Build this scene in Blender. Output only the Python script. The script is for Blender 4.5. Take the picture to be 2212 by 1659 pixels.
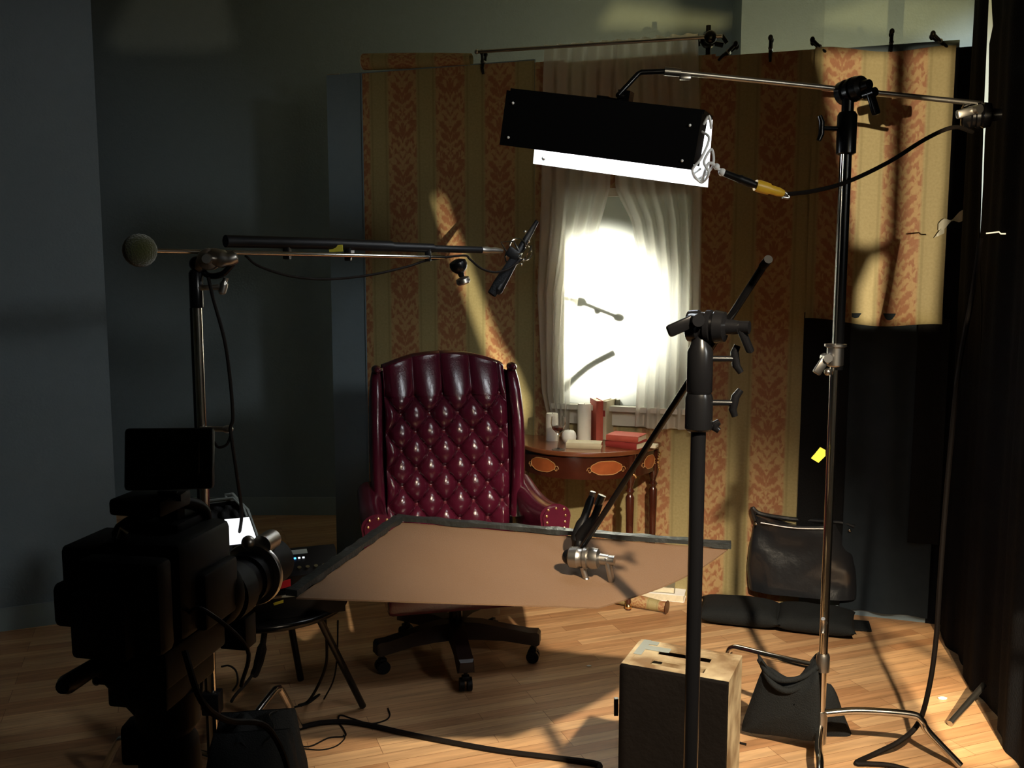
import bpy, bmesh, math, random
from mathutils import Vector, Matrix, noise
random.seed(7)
PI = math.pi
R = math.radians
V = Vector
for o in list(bpy.data.objects): bpy.data.objects.remove(o)
SC = bpy.context.scene
COL = SC.collection

# ------------------------------------------------------------------ camera
F = 2040.0; TH = R(6.7); CAM = V((0, 0, 1.6))
cd = bpy.data.cameras.new('camera'); cam = bpy.data.objects.new('camera', cd); COL.objects.link(cam)
cam.location = CAM; cam.rotation_euler = (PI/2 - TH, 0, 0)
cd.sensor_width = 36; cd.lens = 36*F/2212; cd.clip_start = .05; cd.clip_end = 50
SC.camera = cam

def ray(px, py):
    v = (829.5-py)/F
    return V(((px-1106)/F, math.cos(TH)+v*math.sin(TH), -math.sin(TH)+v*math.cos(TH)))
def atz(px, py, z=0.0):
    r = ray(px, py); return CAM + r*((z-1.6)/r.z)
def aty(px, py, Y):
    r = ray(px, py); return CAM + r*(Y/r.y)
# set wall frame: W0 at the left end, E1 along the wall, N1 towards the camera
W0 = V((-.8325, 5.1394, 0)); E1 = V((.9449, -.3273, 0)).normalized(); N1 = V((-.3273, -.9449, 0)).normalized()
WANG = math.atan2(E1.y, E1.x)
def wf(s, z, n=0.0): return W0 + E1*s + N1*n + V((0, 0, z))
def onw(px, py, n=0.0):
    r = ray(px, py); a = W0 + N1*n; t = (a-CAM).dot(N1)/r.dot(N1); return CAM + r*t
def sz(px, py):
    p = onw(px, py); return (p-W0).dot(E1), p.z

# ------------------------------------------------------------------ world, exposure
SC.view_settings.view_transform = 'Standard'; SC.view_settings.look = 'None'
SC.view_settings.gamma = 1; SC.view_settings.use_curve_mapping = False
SC.view_settings.exposure = 0.0
w = bpy.data.worlds.new('world'); SC.world = w; w.use_nodes = True
w.node_tree.nodes['Background'].inputs[0].default_value = (.55, .75, 1, 1)
w.node_tree.nodes['Background'].inputs[1].default_value = .0035

# ------------------------------------------------------------------ lights
def lamp(name, kind, loc, target, power, color, **kw):
    d = bpy.data.lights.new(name, kind); d.energy = power; d.color = color
    for k, v in kw.items(): setattr(d, k, v)
    o = bpy.data.objects.new(name, d); COL.objects.link(o); o.location = loc
    o.rotation_euler = (V(target)-V(loc)).to_track_quat('-Z', 'Y').to_euler()
    return o
# hard lamp at camera right that lights the floor and throws the card's shadow
lamp('floor_lamp_light', 'SPOT', (.90, .10, 2.95), (.50, 3.30, 0), 1500, (1, .83, .60), spot_size=R(40), spot_blend=.9, shadow_soft_size=.05)
# dim cool spill onto the left walls
lamp('left_spill_light', 'SPOT', (2.55, 0, 2.4), (-0.93, 3.42, 1.32), 158, (.96, .97, .93), spot_size=R(43), spot_blend=.65, shadow_soft_size=.2)
# dim warm spill onto the papered flats
lamp('paper_spill_light', 'SPOT', (1.35, .2, 2.35), (-.45, 4.9, 1.9), 46, (1, .88, .60), spot_size=R(34), spot_blend=.9, shadow_soft_size=.45)
# lamp behind the window
lamp('window_light', 'SPOT', wf(1.30, 1.60, -.80), wf(1.315, 1.42, 0), 560, (1, .95, .84), spot_size=R(64), spot_blend=.9, shadow_soft_size=.03)
# spill behind the flats onto the back wall
lamp('back_spill_light', 'SPOT', (2.3, 5.35, 1.3), (1.5, 6.2, 3.1), 290, (1, .80, .38), spot_size=R(110), spot_blend=1, shadow_soft_size=.15)
lamp('right_wall_light', 'SPOT', (2.55, 4.7, 2.2), (2.9, 5.8, 2.35), 160, (.93, 1, .97), spot_size=R(60), spot_blend=.5, shadow_soft_size=.05)
# unseen lamp added behind the cut board to throw light patches
GP = V((1.05, .3, 1.62))
GT = V((.55, 4.6, 1.7))
lamp('added_gobo_light', 'SPOT', GP, GT, 2300, (1, .88, .62), spot_size=R(84), spot_blend=.08, shadow_soft_size=.0045)

# ------------------------------------------------------------------ materials
MT = {}
def nt(name):
    m = bpy.data.materials.new(name); m.use_nodes = True; MT[name] = m
    return m, m.node_tree, m.node_tree.nodes['Principled BSDF']
def mat(name, col, rough=.6, metal=0.0, coat=0.0, noise_amt=0.0, nscale=20, bump=0.0, bscale=60, spec=.5, trans=0.0, ior=1.45, sheen=0.0):
    m, t, b = nt(name)
    b.inputs['Base Color'].default_value = (*col, 1); b.inputs['Roughness'].default_value = rough
    b.inputs['Metallic'].default_value = metal; b.inputs['Coat Weight'].default_value = coat
    b.inputs['Coat Roughness'].default_value = .12
    b.inputs['Specular IOR Level'].default_value = spec; b.inputs['Transmission Weight'].default_value = trans
    b.inputs['IOR'].default_value = ior; b.inputs['Sheen Weight'].default_value = sheen
    tc = t.nodes.new('ShaderNodeTexCoord')
    n = t.nodes.new('ShaderNodeTexNoise'); n.inputs['Scale'].default_value = nscale; n.inputs['Detail'].default_value = 5
    t.links.new(tc.outputs['Object'], n.inputs['Vector'])
    mx = t.nodes.new('ShaderNodeMix'); mx.data_type = 'RGBA'
    a = max(noise_amt, .06)
    mx.inputs[6].default_value = (*[c*(1-a) for c in col], 1); mx.inputs[7].default_value = (*[min(1, c*(1+a)) for c in col], 1)
    t.links.new(n.outputs['Fac'], mx.inputs[0]); t.links.new(mx.outputs[2], b.inputs['Base Color'])
    if bump:
        n2 = t.nodes.new('ShaderNodeTexNoise'); n2.inputs['Scale'].default_value = bscale; n2.inputs['Detail'].default_value = 4
        t.links.new(tc.outputs['Object'], n2.inputs['Vector'])
        bp = t.nodes.new('ShaderNodeBump'); bp.inputs['Strength'].default_value = bump; bp.inputs['Distance'].default_value = .01
        t.links.new(n2.outputs['Fac'], bp.inputs['Height']); t.links.new(bp.outputs[0], b.inputs['Normal'])
    return m
mat('wall_paint', (.142, .182, .205), .75, bump=.15, bscale=90)
mat('ceiling_paint', (.30, .31, .28), .8)
mat('flat_paint', (.165, .225, .27), .7, bump=.1)
mat('base_paint', (.19, .24, .25), .45)
mat('white_wall', (.75, .77, .74), .7)
mat('leather', (.060, .0055, .016), .22, coat=.35, noise_amt=.35, nscale=9, bump=.10, bscale=140)
mat('button_leather', (.10, .01, .02), .25, coat=.4)
mat('brass', (.75, .5, .25), .28, metal=1)
mat('black_cloth', (.0075, .008, .009), .9, bump=.5, bscale=180, spec=.2)
mat('bag_cloth', (.008, .0095, .0105), .85, bump=.4, bscale=220, spec=.25)
mat('drape_cloth', (.0045, .005, .007), .95, bump=.3, bscale=120, spec=.12)
mat('grey_cloth', (.02, .028, .036), .9, spec=.2, noise_amt=.2)
mat('black_metal', (.0035, .0035, .004), .24, spec=.3)
mat('black_plastic', (.005, .005, .0055), .45, spec=.2)
mat('camera_black', (.003, .003, .0035), .6, spec=.12)
mat('rubber', (.005, .005, .005), .8, spec=.1)
mat('chrome', (.62, .58, .52), .17, metal=1, noise_amt=.15)
mat('dull_metal', (.42, .40, .37), .34, metal=1)
mat('bag_leather', (.013, .014, .017), .3, coat=.5, bump=.25, bscale=25)
mat('card_brown', (.118, .066, .034), .85, noise_amt=.12, nscale=260, bump=.1, bscale=300)
mat('tape_black', (.014, .016, .016), .40, bump=.9, bscale=22)
mat('reflector_white', (.85, .88, .9), .3)
mat('lamp_black', (.003, .003, .0035), .7, spec=.08)
mat('yellow_plastic', (.75, .45, .03), .4)
mat('yellow_tape', (.55, .5, .05), .6)
mat('red_tape', (.62, .02, .04), .55)
mat('white_paper', (.95, .95, .95), .6)
mat('wax', (.92, .88, .76), .45)
mat('white_wax', (.88, .86, .80), .35)
mat('red_cover', (.46, .085, .055), .55, noise_amt=.2, nscale=30)
mat('dark_red_cover', (.30, .035, .03), .5, noise_amt=.2)
mat('cream_cover', (.52, .45, .30), .6, noise_amt=.15)
mat('olive_cover', (.22, .20, .14), .6, noise_amt=.15)
mat('pages', (.72, .66, .50), .7, noise_amt=.2, nscale=80)
mat('table_wood', (.050, .012, .006), .22, coat=.5, noise_amt=.5, nscale=14)
mat('table_top_wood', (.17, .055, .022), .22, coat=.5, noise_amt=.3, nscale=10)
mat('inlay', (.33, .085, .025), .3, coat=.3, noise_amt=.35, nscale=30)
mat('inlay_line', (.45, .24, .09), .3)
mat('gilt', (.72, .48, .22), .25, metal=1, noise_amt=.3)
mat('chair_wood', (.012, .005, .004), .4)
mat('ball_felt', (.035, .04, .005), .95, bump=.6, bscale=200, sheen=.4)
mat('trim_white', (.62, .60, .52), .5)
mat('foam', (.02, .021, .023), .95, bump=1, bscale=35)
mat('cable_black', (.007, .005, .004), .7, spec=.15)
mat('screen_dark', (.004, .004, .005), .25)
mat('grey_edge', (.22, .25, .24), .5)
mat('letter', (.05, .035, .02), .6)
mat('glass', (1, 1, 1), .02, trans=1, ior=1.45)
mat('wine', (.12, .01, .01), .05, trans=.6, ior=1.33)
mat('clear_tape', (.5, .5, .42), .4)
mat('crumb', (.75, .75, .7), .7)
mat('box_front_shade', (.0035, .0026, .0022), .8, spec=.1, noise_amt=.4, nscale=12, bump=.3, bscale=60)  # shade put into the colour of the apple box front panel
def emat(name, col, s):
    m, t, b = nt(name); b.inputs['Base Color'].default_value = (*col, 1)
    b.inputs['Emission Color'].default_value = (*col, 1); b.inputs['Emission Strength'].default_value = s
emat('tube_glow', (.93, .97, 1), 24)
emat('led_blue', (.05, .35, 1), 4)
emat('led_white', (.8, .9, 1), 1.3)
emat('screen_glow', (.95, .97, 1), 1.15)

def thin_cloth(name, dcol, tcol, transp, thin):
    m, t, b = nt(name); N = t.nodes
    out = N['Material Output']; N.remove(b)
    d = N.new('ShaderNodeBsdfDiffuse'); d.inputs[0].default_value = (*dcol, 1)
    tr = N.new('ShaderNodeBsdfTranslucent'); tr.inputs[0].default_value = (*tcol, 1)
    tp = N.new('ShaderNodeBsdfTransparent')
    m1 = N.new('ShaderNodeMixShader'); m1.inputs[0].default_value = thin
    m2 = N.new('ShaderNodeMixShader')
    tc = N.new('ShaderNodeTexCoord'); nz = N.new('ShaderNodeTexNoise'); nz.inputs['Scale'].default_value = 300
    mr = N.new('ShaderNodeMapRange'); mr.inputs[3].default_value = transp*.9; mr.inputs[4].default_value = min(1, transp*1.1)
    L = t.links
    L.new(tc.outputs['Object'], nz.inputs['Vector']); L.new(nz.outputs['Fac'], mr.inputs[0]); L.new(mr.outputs[0], m2.inputs[0])
    L.new(d.outputs[0], m1.inputs[1]); L.new(tr.outputs[0], m1.inputs[2])
    L.new(m1.outputs[0], m2.inputs[1]); L.new(tp.outputs[0], m2.inputs[2]); L.new(m2.outputs[0], out.inputs[0])
thin_cloth('sheer', (.72, .70, .64), (.85, .82, .76), .34, .55)
thin_cloth('diffusion', (.75, .78, .74), (.85, .87, .83), .0, .75)

def M_(t, op, a, b=None, c=None):
    n = t.nodes.new('ShaderNodeMath'); n.operation = op
    for i, x in enumerate((a, b, c)):
        if x is None: continue
        if isinstance(x, (int, float)): n.inputs[i].default_value = x
        else: t.links.new(x, n.inputs[i])
    return n.outputs[0]
def wallpaper(name='wallpaper'):
    m, t, b = nt(name); L = t.links
    tc = t.nodes.new('ShaderNodeTexCoord'); sp = t.nodes.new('ShaderNodeSeparateXYZ'); L.new(tc.outputs['UV'], sp.inputs[0])
    x, z = sp.outputs[0], sp.outputs[1]
    P = .270
    fx = M_(t, 'MODULO', M_(t, 'ADD', x, 27*P-.142), P)            # 0..P, band centre at P/2
    ax = M_(t, 'ABSOLUTE', M_(t, 'SUBTRACT', fx, P/2))            # mirrored
    col = M_(t, 'FLOOR', M_(t, 'DIVIDE', M_(t, 'ADD', x, 27*P-.142), P))
    zz = M_(t, 'ADD', z, M_(t, 'MULTIPLY', M_(t, 'MODULO', col, 2), .21))
    pz = M_(t, 'MODULO', M_(t, 'ADD', zz, 10), .42)
    cb = t.nodes.new('ShaderNodeCombineXYZ'); L.new(ax, cb.inputs[0]); L.new(pz, cb.inputs[1])
    # leafy fronds that sweep up and out from the band's centre line, broken by mirrored noise
    mp = t.nodes.new('ShaderNodeMapping'); mp.inputs['Scale'].default_value = (1, .62, 1); L.new(cb.outputs[0], mp.inputs[0])
    nz = t.nodes.new('ShaderNodeTexNoise'); nz.inputs['Scale'].default_value = 24; nz.inputs['Detail'].default_value = 2; nz.inputs['Distortion'].default_value = .9
    L.new(mp.outputs[0], nz.inputs['Vector'])
    n2 = t.nodes.new('ShaderNodeTexNoise'); n2.inputs['Scale'].default_value = 85; n2.inputs['Detail'].default_value = 2; L.new(mp.outputs[0], n2.inputs['Vector'])
    ph = M_(t, 'ADD', M_(t, 'MULTIPLY', M_(t, 'SQRT', M_(t, 'ADD', ax, .0004)), 40), M_(t, 'MULTIPLY', nz.outputs['Fac'], 9))
    fr = M_(t, 'SINE', M_(t, 'SUBTRACT', M_(t, 'MULTIPLY', pz, 2*PI/.42*9), ph))
    env = M_(t, 'COSINE', M_(t, 'SUBTRACT', M_(t, 'MULTIPLY', pz, 2*PI/.21), M_(t, 'MULTIPLY', ax, 50)))
    s = M_(t, 'ADD', M_(t, 'ADD', M_(t, 'MULTIPLY', nz.outputs['Fac'], 1.0), M_(t, 'MULTIPLY', fr, .085)), M_(t, 'ADD', M_(t, 'MULTIPLY', env, .07), M_(t, 'MULTIPLY', n2.outputs['Fac'], .42)))
    dam = t.nodes.new('ShaderNodeMapRange'); dam.interpolation_type = 'SMOOTHSTEP'
    L.new(s, dam.inputs[0]); dam.inputs[1].default_value = .60; dam.inputs[2].default_value = .80
    band = t.nodes.new('ShaderNodeMapRange'); L.new(ax, band.inputs[0]); band.inputs[1].default_value = .074; band.inputs[2].default_value = .086
    band.inputs[3].default_value = 1; band.inputs[4].default_value = 0
    f = t.nodes.new('ShaderNodeTexNoise'); f.inputs['Scale'].default_value = 90; f.inputs['Detail'].default_value = 4; L.new(tc.outputs['UV'], f.inputs['Vector'])
    def mix(a, b_, fac):
        mx = t.nodes.new('ShaderNodeMix'); mx.data_type = 'RGBA'
        for i, v in ((6, a), (7, b_)):
            if isinstance(v, tuple): mx.inputs[i].default_value = (*v, 1)
            else: L.new(v, mx.inputs[i])
        if isinstance(fac, (int, float)): mx.inputs[0].default_value = fac
        else: L.new(fac, mx.inputs[0])
        return mx.outputs[2]
    gold = mix((.25, .205, .085), (.39, .325, .16), f.outputs['Fac'])
    tan_ = mix((.35, .225, .10), (.45, .30, .14), f.outputs['Fac'])
    red = mix((.25, .10, .045), (.33, .145, .065), f.outputs['Fac'])
    dmc = mix(red, tan_, dam.outputs[0])
    edge = t.nodes.new('ShaderNodeMapRange'); L.new(M_(t, 'ABSOLUTE', M_(t, 'SUBTRACT', ax, .094)), edge.inputs[0])
    edge.inputs[1].default_value = .003; edge.inputs[2].default_value = .008; edge.inputs[3].default_value = .45; edge.inputs[4].default_value = 0
    g2 = mix(gold, (.20, .16, .06), edge.outputs[0])
    c = mix(g2, dmc, band.outputs[0])
    L.new(c, b.inputs['Base Color']); b.inputs['Roughness'].default_value = .6
wallpaper()

def floor_mat():
    m, t, b = nt('oak_floor'); L = t.links
    tc = t.nodes.new('ShaderNodeTexCoord'); mp = t.nodes.new('ShaderNodeMapping'); mp.inputs['Rotation'].default_value = (0, 0, R(-20))
    L.new(tc.outputs['Object'], mp.inputs[0])
    br = t.nodes.new('ShaderNodeTexBrick'); L.new(mp.outputs[0], br.inputs[0])
    br.inputs['Scale'].default_value = 1; br.inputs['Brick Width'].default_value = .62; br.inputs['Row Height'].default_value = .057
    br.inputs['Mortar Size'].default_value = .0011; br.inputs['Mortar Smooth'].default_value = .3; br.offset = .37; br.offset_frequency = 3
    br.inputs['Color1'].default_value = (0, 0, 0, 1); br.inputs['Color2'].default_value = (1, 1, 1, 1); br.inputs['Mortar'].default_value = (.5, .5, .5, 1)
    ramp = t.nodes.new('ShaderNodeValToRGB'); L.new(br.outputs['Color'], ramp.inputs[0])
    e = ramp.color_ramp.elements; e[0].color = (.40, .205, .095, 1); e[1].color = (.60, .38, .20, 1)
    e2 = ramp.color_ramp.elements.new(.5); e2.color = (.53, .31, .155, 1)
    mp2 = t.nodes.new('ShaderNodeMapping'); mp2.inputs['Rotation'].default_value = (0, 0, R(-20)); mp2.inputs['Scale'].default_value = (2.2, 30, 1)
    L.new(tc.outputs['Object'], mp2.inputs[0])
    # mapping scales before rotating, so feed the rotated vector instead
    L.new(mp.outputs[0], mp2.inputs[0]); mp2.inputs['Rotation'].default_value = (0, 0, 0)
    nz = t.nodes.new('ShaderNodeTexNoise'); nz.inputs['Scale'].default_value = 1.6; nz.inputs['Detail'].default_value = 7; nz.inputs['Distortion'].default_value = .8
    L.new(mp2.outputs[0], nz.inputs['Vector'])
    gr = t.nodes.new('ShaderNodeMapRange'); L.new(nz.outputs['Fac'], gr.inputs[0]); gr.inputs[1].default_value = .3; gr.inputs[2].default_value = .75
    gr.inputs[3].default_value = .66; gr.inputs[4].default_value = 1.12
    mul = t.nodes.new('ShaderNodeMix'); mul.data_type = 'RGBA'; mul.blend_type = 'MULTIPLY'; mul.inputs[0].default_value = 1
    L.new(ramp.outputs[0], mul.inputs[6]); L.new(gr.outputs[0], mul.inputs[7])
    mm = t.nodes.new('ShaderNodeMix'); mm.data_type = 'RGBA'; L.new(br.outputs['Fac'], mm.inputs[0]); L.new(mul.outputs[2], mm.inputs[6]); mm.inputs[7].default_value = (.17, .08, .035, 1)
    L.new(mm.outputs[2], b.inputs['Base Color']); b.inputs['Roughness'].default_value = .42; b.inputs['Specular IOR Level'].default_value = .35
floor_mat()

def box_wood():
    m, t, b = nt('worn_wood'); L = t.links
    tc = t.nodes.new('ShaderNodeTexCoord'); n = t.nodes.new('ShaderNodeTexNoise'); n.inputs['Scale'].default_value = 9; n.inputs['Detail'].default_value = 8
    L.new(tc.outputs['Object'], n.inputs['Vector']); r = t.nodes.new('ShaderNodeValToRGB'); L.new(n.outputs['Fac'], r.inputs[0])
    e = r.color_ramp.elements; e[0].position = .36; e[0].color = (.15, .09, .04, 1); e[1].position = .62; e[1].color = (.46, .38, .24, 1)
    L.new(r.outputs[0], b.inputs['Base Color']); b.inputs['Roughness'].default_value = .6
box_wood()

# ------------------------------------------------------------------ mesh helpers
class G:
    def __init__(s): s.bm = bmesh.new()
    def _add(s, vs, faces):
        b = [s.bm.verts.new(v) for v in vs]
        for f in faces:
            try: s.bm.faces.new([b[i] for i in f])
            except ValueError: pass
        return b
    def box(s, c, size, rot=None, bev=0):
        x, y, z = [d/2 for d in size]; c = V(c)
        vs = [V((i*x, j*y, k*z)) for i in (-1, 1) for j in (-1, 1) for k in (-1, 1)]
        if rot is not None: vs = [rot @ v for v in vs]
        b = s._add([c+v for v in vs], [(0, 1, 3, 2), (4, 6, 7, 5), (0, 4, 5, 1), (2, 3, 7, 6), (0, 2, 6, 4), (1, 5, 7, 3)])
        if bev:
            es = list({e for v in b for e in v.link_edges})
            bmesh.ops.bevel(s.bm, geom=es, offset=bev, segments=2, profile=.5, affect='EDGES')
        return s
    def loops(s, rings, cap=True, closed=True):
        bs = [[s.bm.verts.new(v) for v in r] for r in rings]
        n = len(bs[0])
        for a, b in zip(bs, bs[1:]):
            for i in range(n if closed else n-1):
                j = (i+1) % n; s.bm.faces.new((a[i], a[j], b[j], b[i]))
        if cap and closed:
            s.bm.faces.new(bs[0][::-1]); s.bm.faces.new(bs[-1])
        return s
    def tube(s, pts, r, seg=10, smooth=0, cap=True):
        pts = [V(p) for p in pts]
        if smooth and len(pts) > 2:
            q = []
            P = [pts[0]*2-pts[1]] + pts + [pts[-1]*2-pts[-2]]
            for i in range(1, len(P)-2):
                for k in range(smooth):
                    u = k/smooth; a, b, c, d = P[i-1:i+3]
                    q.append(.5*((2*b)+(c-a)*u+(2*a-5*b+4*c-d)*u*u+(3*b-a-3*c+d)*u**3))
            q.append(pts[-1])
            if isinstance(r, (list, tuple)):
                r = [r[min(int(i/smooth), len(r)-1)] for i in range(len(q))]
            pts = q
        n = len(pts); rs = r if isinstance(r, (list, tuple)) else [r]*n
        t0 = (pts[1]-pts[0]).normalized(); up = V((0, 0, 1)) if abs(t0.z) < .9 else V((1, 0, 0))
        nrm = t0.cross(up).normalized(); rings = []
        for i, p in enumerate(pts):
            t = (pts[min(i+1, n-1)]-pts[max(i-1, 0)])
            t = t.normalized() if t.length > 1e-9 else t0
            nrm = (nrm - t*nrm.dot(t)).normalized(); bn = t.cross(nrm)
            rings.append([p+(nrm*math.cos(a)+bn*math.sin(a))*rs[i] for a in [2*PI*k/seg for k in range(seg)]])
        return s.loops(rings, cap)
    def cyl(s, a, b, r, r2=None, seg=18): return s.tube([a, b], [r, r if r2 is None else r2], seg)
    def lathe(s, prof, o=(0, 0, 0), axis=(0, 0, 1), seg=20):
        q = V((0, 0, 1)).rotation_difference(V(axis).normalized()); o = V(o)
        rings = [[o + q @ V((max(r, 1e-4)*math.cos(a), max(r, 1e-4)*math.sin(a), z)) for a in [2*PI*k/seg for k in range(seg)]] for r, z in prof]
        return s.loops(rings)
    def ball(s, c, r, sc=(1, 1, 1), rot=None, seg=16):
        prof = [(-math.cos(PI*k/10), math.sin(PI*k/10)) for k in range(11)]
        c = V(c); rings = []
        for z, rr in prof:
            ring = []
            for a in [2*PI*k/seg for k in range(seg)]:
                v = V((max(rr, 1e-3)*math.cos(a)*sc[0], max(rr, 1e-3)*math.sin(a)*sc[1], z*sc[2]))*r
                if rot is not None: v = rot @ v
                ring.append(c+v)
            rings.append(ring)
        return s.loops(rings)
    def surf(s, fn, nu, nv, uv=None, thick=0):
        g = [[s.bm.verts.new(fn(i/nu, j/nv)) for j in range(nv+1)] for i in range(nu+1)]
        fs = []
        ul = s.bm.loops.layers.uv.verify() if uv else None
        for i in range(nu):
            for j in range(nv):
                f = s.bm.faces.new((g[i][j], g[i+1][j], g[i+1][j+1], g[i][j+1])); fs.append(f)
                if uv:
                    for lp, (a, b) in zip(f.loops, ((i, j), (i+1, j), (i+1, j+1), (i, j+1))): lp[ul].uv = uv(a/nu, b/nv)
        if thick:
            bmesh.ops.recalc_face_normals(s.bm, faces=fs)
            bmesh.ops.solidify(s.bm, geom=fs, thickness=thick)
        return s
    def prism(s, poly, ext):
        ext = V(ext); a = [V(p) for p in poly]; n = len(a)
        s._add(a+[p+ext for p in a], [tuple(range(n))[::-1], tuple(range(n, 2*n))]+[(i, (i+1) % n, n+(i+1) % n, n+i) for i in range(n)])
        return s
    def build(s, name, m, parent=None, loc=None, smooth=True, uvwall=False, ang=38, bevel=0, sub=0, fixn=True):
        if fixn: bmesh.ops.recalc_face_normals(s.bm, faces=s.bm.faces[:])
        off = ORG.get(parent, V((0, 0, 0))) if parent else V(loc if loc is not None else (0, 0, 0))
        if uvwall:
            ul = s.bm.loops.layers.uv.verify()
            for f in s.bm.faces:
                for lp in f.loops:
                    lp[ul].uv = ((lp.vert.co-W0).dot(E1), lp.vert.co.z)
        for v in s.bm.verts: v.co -= off
        me = bpy.data.meshes.new(name); s.bm.to_mesh(me); s.bm.free()
        if smooth: me.shade_smooth(); me.set_sharp_from_angle(angle=R(ang))
        me.materials.append(MT[m] if isinstance(m, str) else m)
        o = bpy.data.objects.new(name, me); COL.objects.link(o)
        if parent: o.parent = parent; ORG[o] = off
        else: o.location = off; ORG[o] = off
        if bevel:
            md = o.modifiers.new('bevel', 'BEVEL'); md.width = bevel; md.segments = 2; md.limit_method = 'ANGLE'
        if sub:
            md = o.modifiers.new('subd', 'SUBSURF'); md.levels = sub; md.render_levels = sub
        return o
ORG = {}
def tag(o, label=None, cat=None, group=None, kind=None):
    if label: o['label'] = label
    if cat: o['category'] = cat
    if group: o['group'] = group
    if kind: o['kind'] = kind
    return o
def thing(name, label, cat, loc, rotz=0, group=None, local=False):
    o = bpy.data.objects.new(name, None); COL.objects.link(o); o.location = loc; o.rotation_euler = (0, 0, rotz)
    o.empty_display_size = .1; ORG[o] = V((0, 0, 0)) if local else V(loc)
    return tag(o, label, cat, group)
def copy_thing(root, **kw):
    r = root.copy(); COL.objects.link(r)
    for ch in list(root.children):
        c = ch.copy(); COL.objects.link(c); c.parent = r
        for g in ch.children:
            d = g.copy(); COL.objects.link(d); d.parent = c
    return r
def struct(o): return tag(o, kind='structure')
def clamp(x, a=0., b=1.): return max(a, min(b, x))
def lerp(pts, x):
    if x <= pts[0][0]: return pts[0][1]
    for (a, b), (c, d) in zip(pts, pts[1:]):
        if x <= c: return b+(d-b)*(x-a)/(c-a)
    return pts[-1][1]

# ------------------------------------------------------------------ the setting
struct(G().box((0, 2.6, -.05), (9, 8.6, .1)).build('floor', 'oak_floor', smooth=False))
struct(G().box((0, 2.6, 3.65), (9, 8.6, .1)).build('ceiling', 'ceiling_paint', smooth=False))
struct(G().box((0, 6.25, 1.8), (9, .2, 3.6)).build('wall_back', 'wall_paint', smooth=False))
# left wall, standing nearer, ends in an outside corner
A = V((-2.7, 3.92, 0)); Bc = atz(262, 1327); Bc = V((Bc.x, Bc.y, 0))
dirl = (Bc-A).normalized(); A = Bc-dirl*1.9; nl = V((dirl.y, -dirl.x, 0))
struct(G().prism([A, Bc, Bc-nl*1.75, A-nl*1.75], (0, 0, 3.6)).build('wall_left', 'wall_paint', smooth=False))
struct(G().prism([A+nl*.015, Bc+nl*.015+dirl*.015, Bc+dirl*.015, A], (0, 0, .105)).build('baseboard_left', 'base_paint', smooth=False))
struct(G().box((0, 6.143, .06), (9, .014, .12)).build('baseboard_back', 'base_paint', smooth=False))
struct(G().box((3.0, 2.8, 1.8), (.2, 8, 3.6)).build('wall_right', 'white_wall', smooth=False))
struct(G().box((-3.6, 2.6, 1.8), (.2, 8.6, 3.6)).build('wall_side', 'wall_paint', smooth=False))
struct(G().box((0, -1.6, 1.8), (9, .2, 3.6)).build('wall_front', 'wall_paint', smooth=False))
p = aty(1605, 40, 6.0)
struct(G().box((p.x+.22, 6.03, 1.8), (.5, .24, 3.6)).build('wall_column', 'wall_paint', smooth=False))
# dropped beam near the ceiling, running off to the right
a = aty(880, -30, 5.9); b = aty(1600, 40, 5.2)
struct(G().prism([V((-1.4, 6.1, 3.38)), V((3.2, 5.35, 3.38)), V((3.2, 5.1, 3.38)), V((-1.4, 5.85, 3.38))], (0, 0, .22)).build('ceiling_beam', 'ceiling_paint', smooth=False))

# ------------------------------------------------------------------ flats
def slab(g, s0, s1, z0, z1, n0, n1):
    g.prism([wf(s0, z0, n0), wf(s1, z0, n0), wf(s1, z0, n1), wf(s0, z0, n1)], (0, 0, z1-z0)); return g
ZT = 2.66
def ftop(s): return ZT-.028*s
def flat(name, label, s0, s1, hole=None, paper=True):
    t = thing(name, label, 'set flat', wf((s0+s1)/2, 0, -.02))
    def pan(g, n0, n1, e=0):
        if hole:
            a, b, c, d = hole
            slab(g, s0, a, 0, ftop(s0)+e, n0, n1); slab(g, b, s1, 0, ftop(s1)+e, n0, n1)
            slab(g, a, b, 0, c, n0, n1); slab(g, a, b, d, ftop((s0+s1)/2)+e, n0, n1)
        else: slab(g, s0, s1, 0, ftop((s0+s1)/2)+e, n0, n1)
        return g
    pan(G(), -.012, -.002).build('panel', 'flat_paint', t, smooth=False)
    g = G(); slab(g, s0, s0+.07, 0, ftop(s0)-.01, -.07, -.012); slab(g, s1-.07, s1, 0, ftop(s1)-.01, -.07, -.012)
    slab(g, s0+.07, s1-.07, 0, .07, -.07, -.012); slab(g, s0+.07, s1-.07, ftop(s1)-.09, ftop(s1)-.01, -.07, -.012)
    g.build('timber_frame', 'worn_wood', t, smooth=False)
    return t, pan
t, pan = flat('stage_flat', 'left papered set flat with a bare blue grey strip down its left edge', -.168, 1.0)
g = slab(G(), .045, .998, .02, ftop(.5)-.004, -.002, .001); g.build('wallpaper', 'wallpaper', t, smooth=False, uvwall=True)
g = slab(G(), .040, .047, .02, ftop(.5)-.004, -.002, .004); g.build('paper_edge', 'flat_paint', t, smooth=False)
HOLE = (1.15, 1.80, .945, 1.98)
t, pan = flat('stage_flat', 'middle papered set flat with the window opening behind the sheer curtains', 1.0, 1.88, HOLE)
pan(G(), -.002, .001).build('wallpaper', 'wallpaper', t, smooth=False, uvwall=True)
t, pan = flat('stage_flat', 'right set flat, papered on its left and bare dark below the short paper', 1.88, 2.91)
slab(G(), 1.88, 2.335, .02, ftop(2.1)-.004, -.002, .001).build('wallpaper', 'wallpaper', t, smooth=False, uvwall=True)
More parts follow.
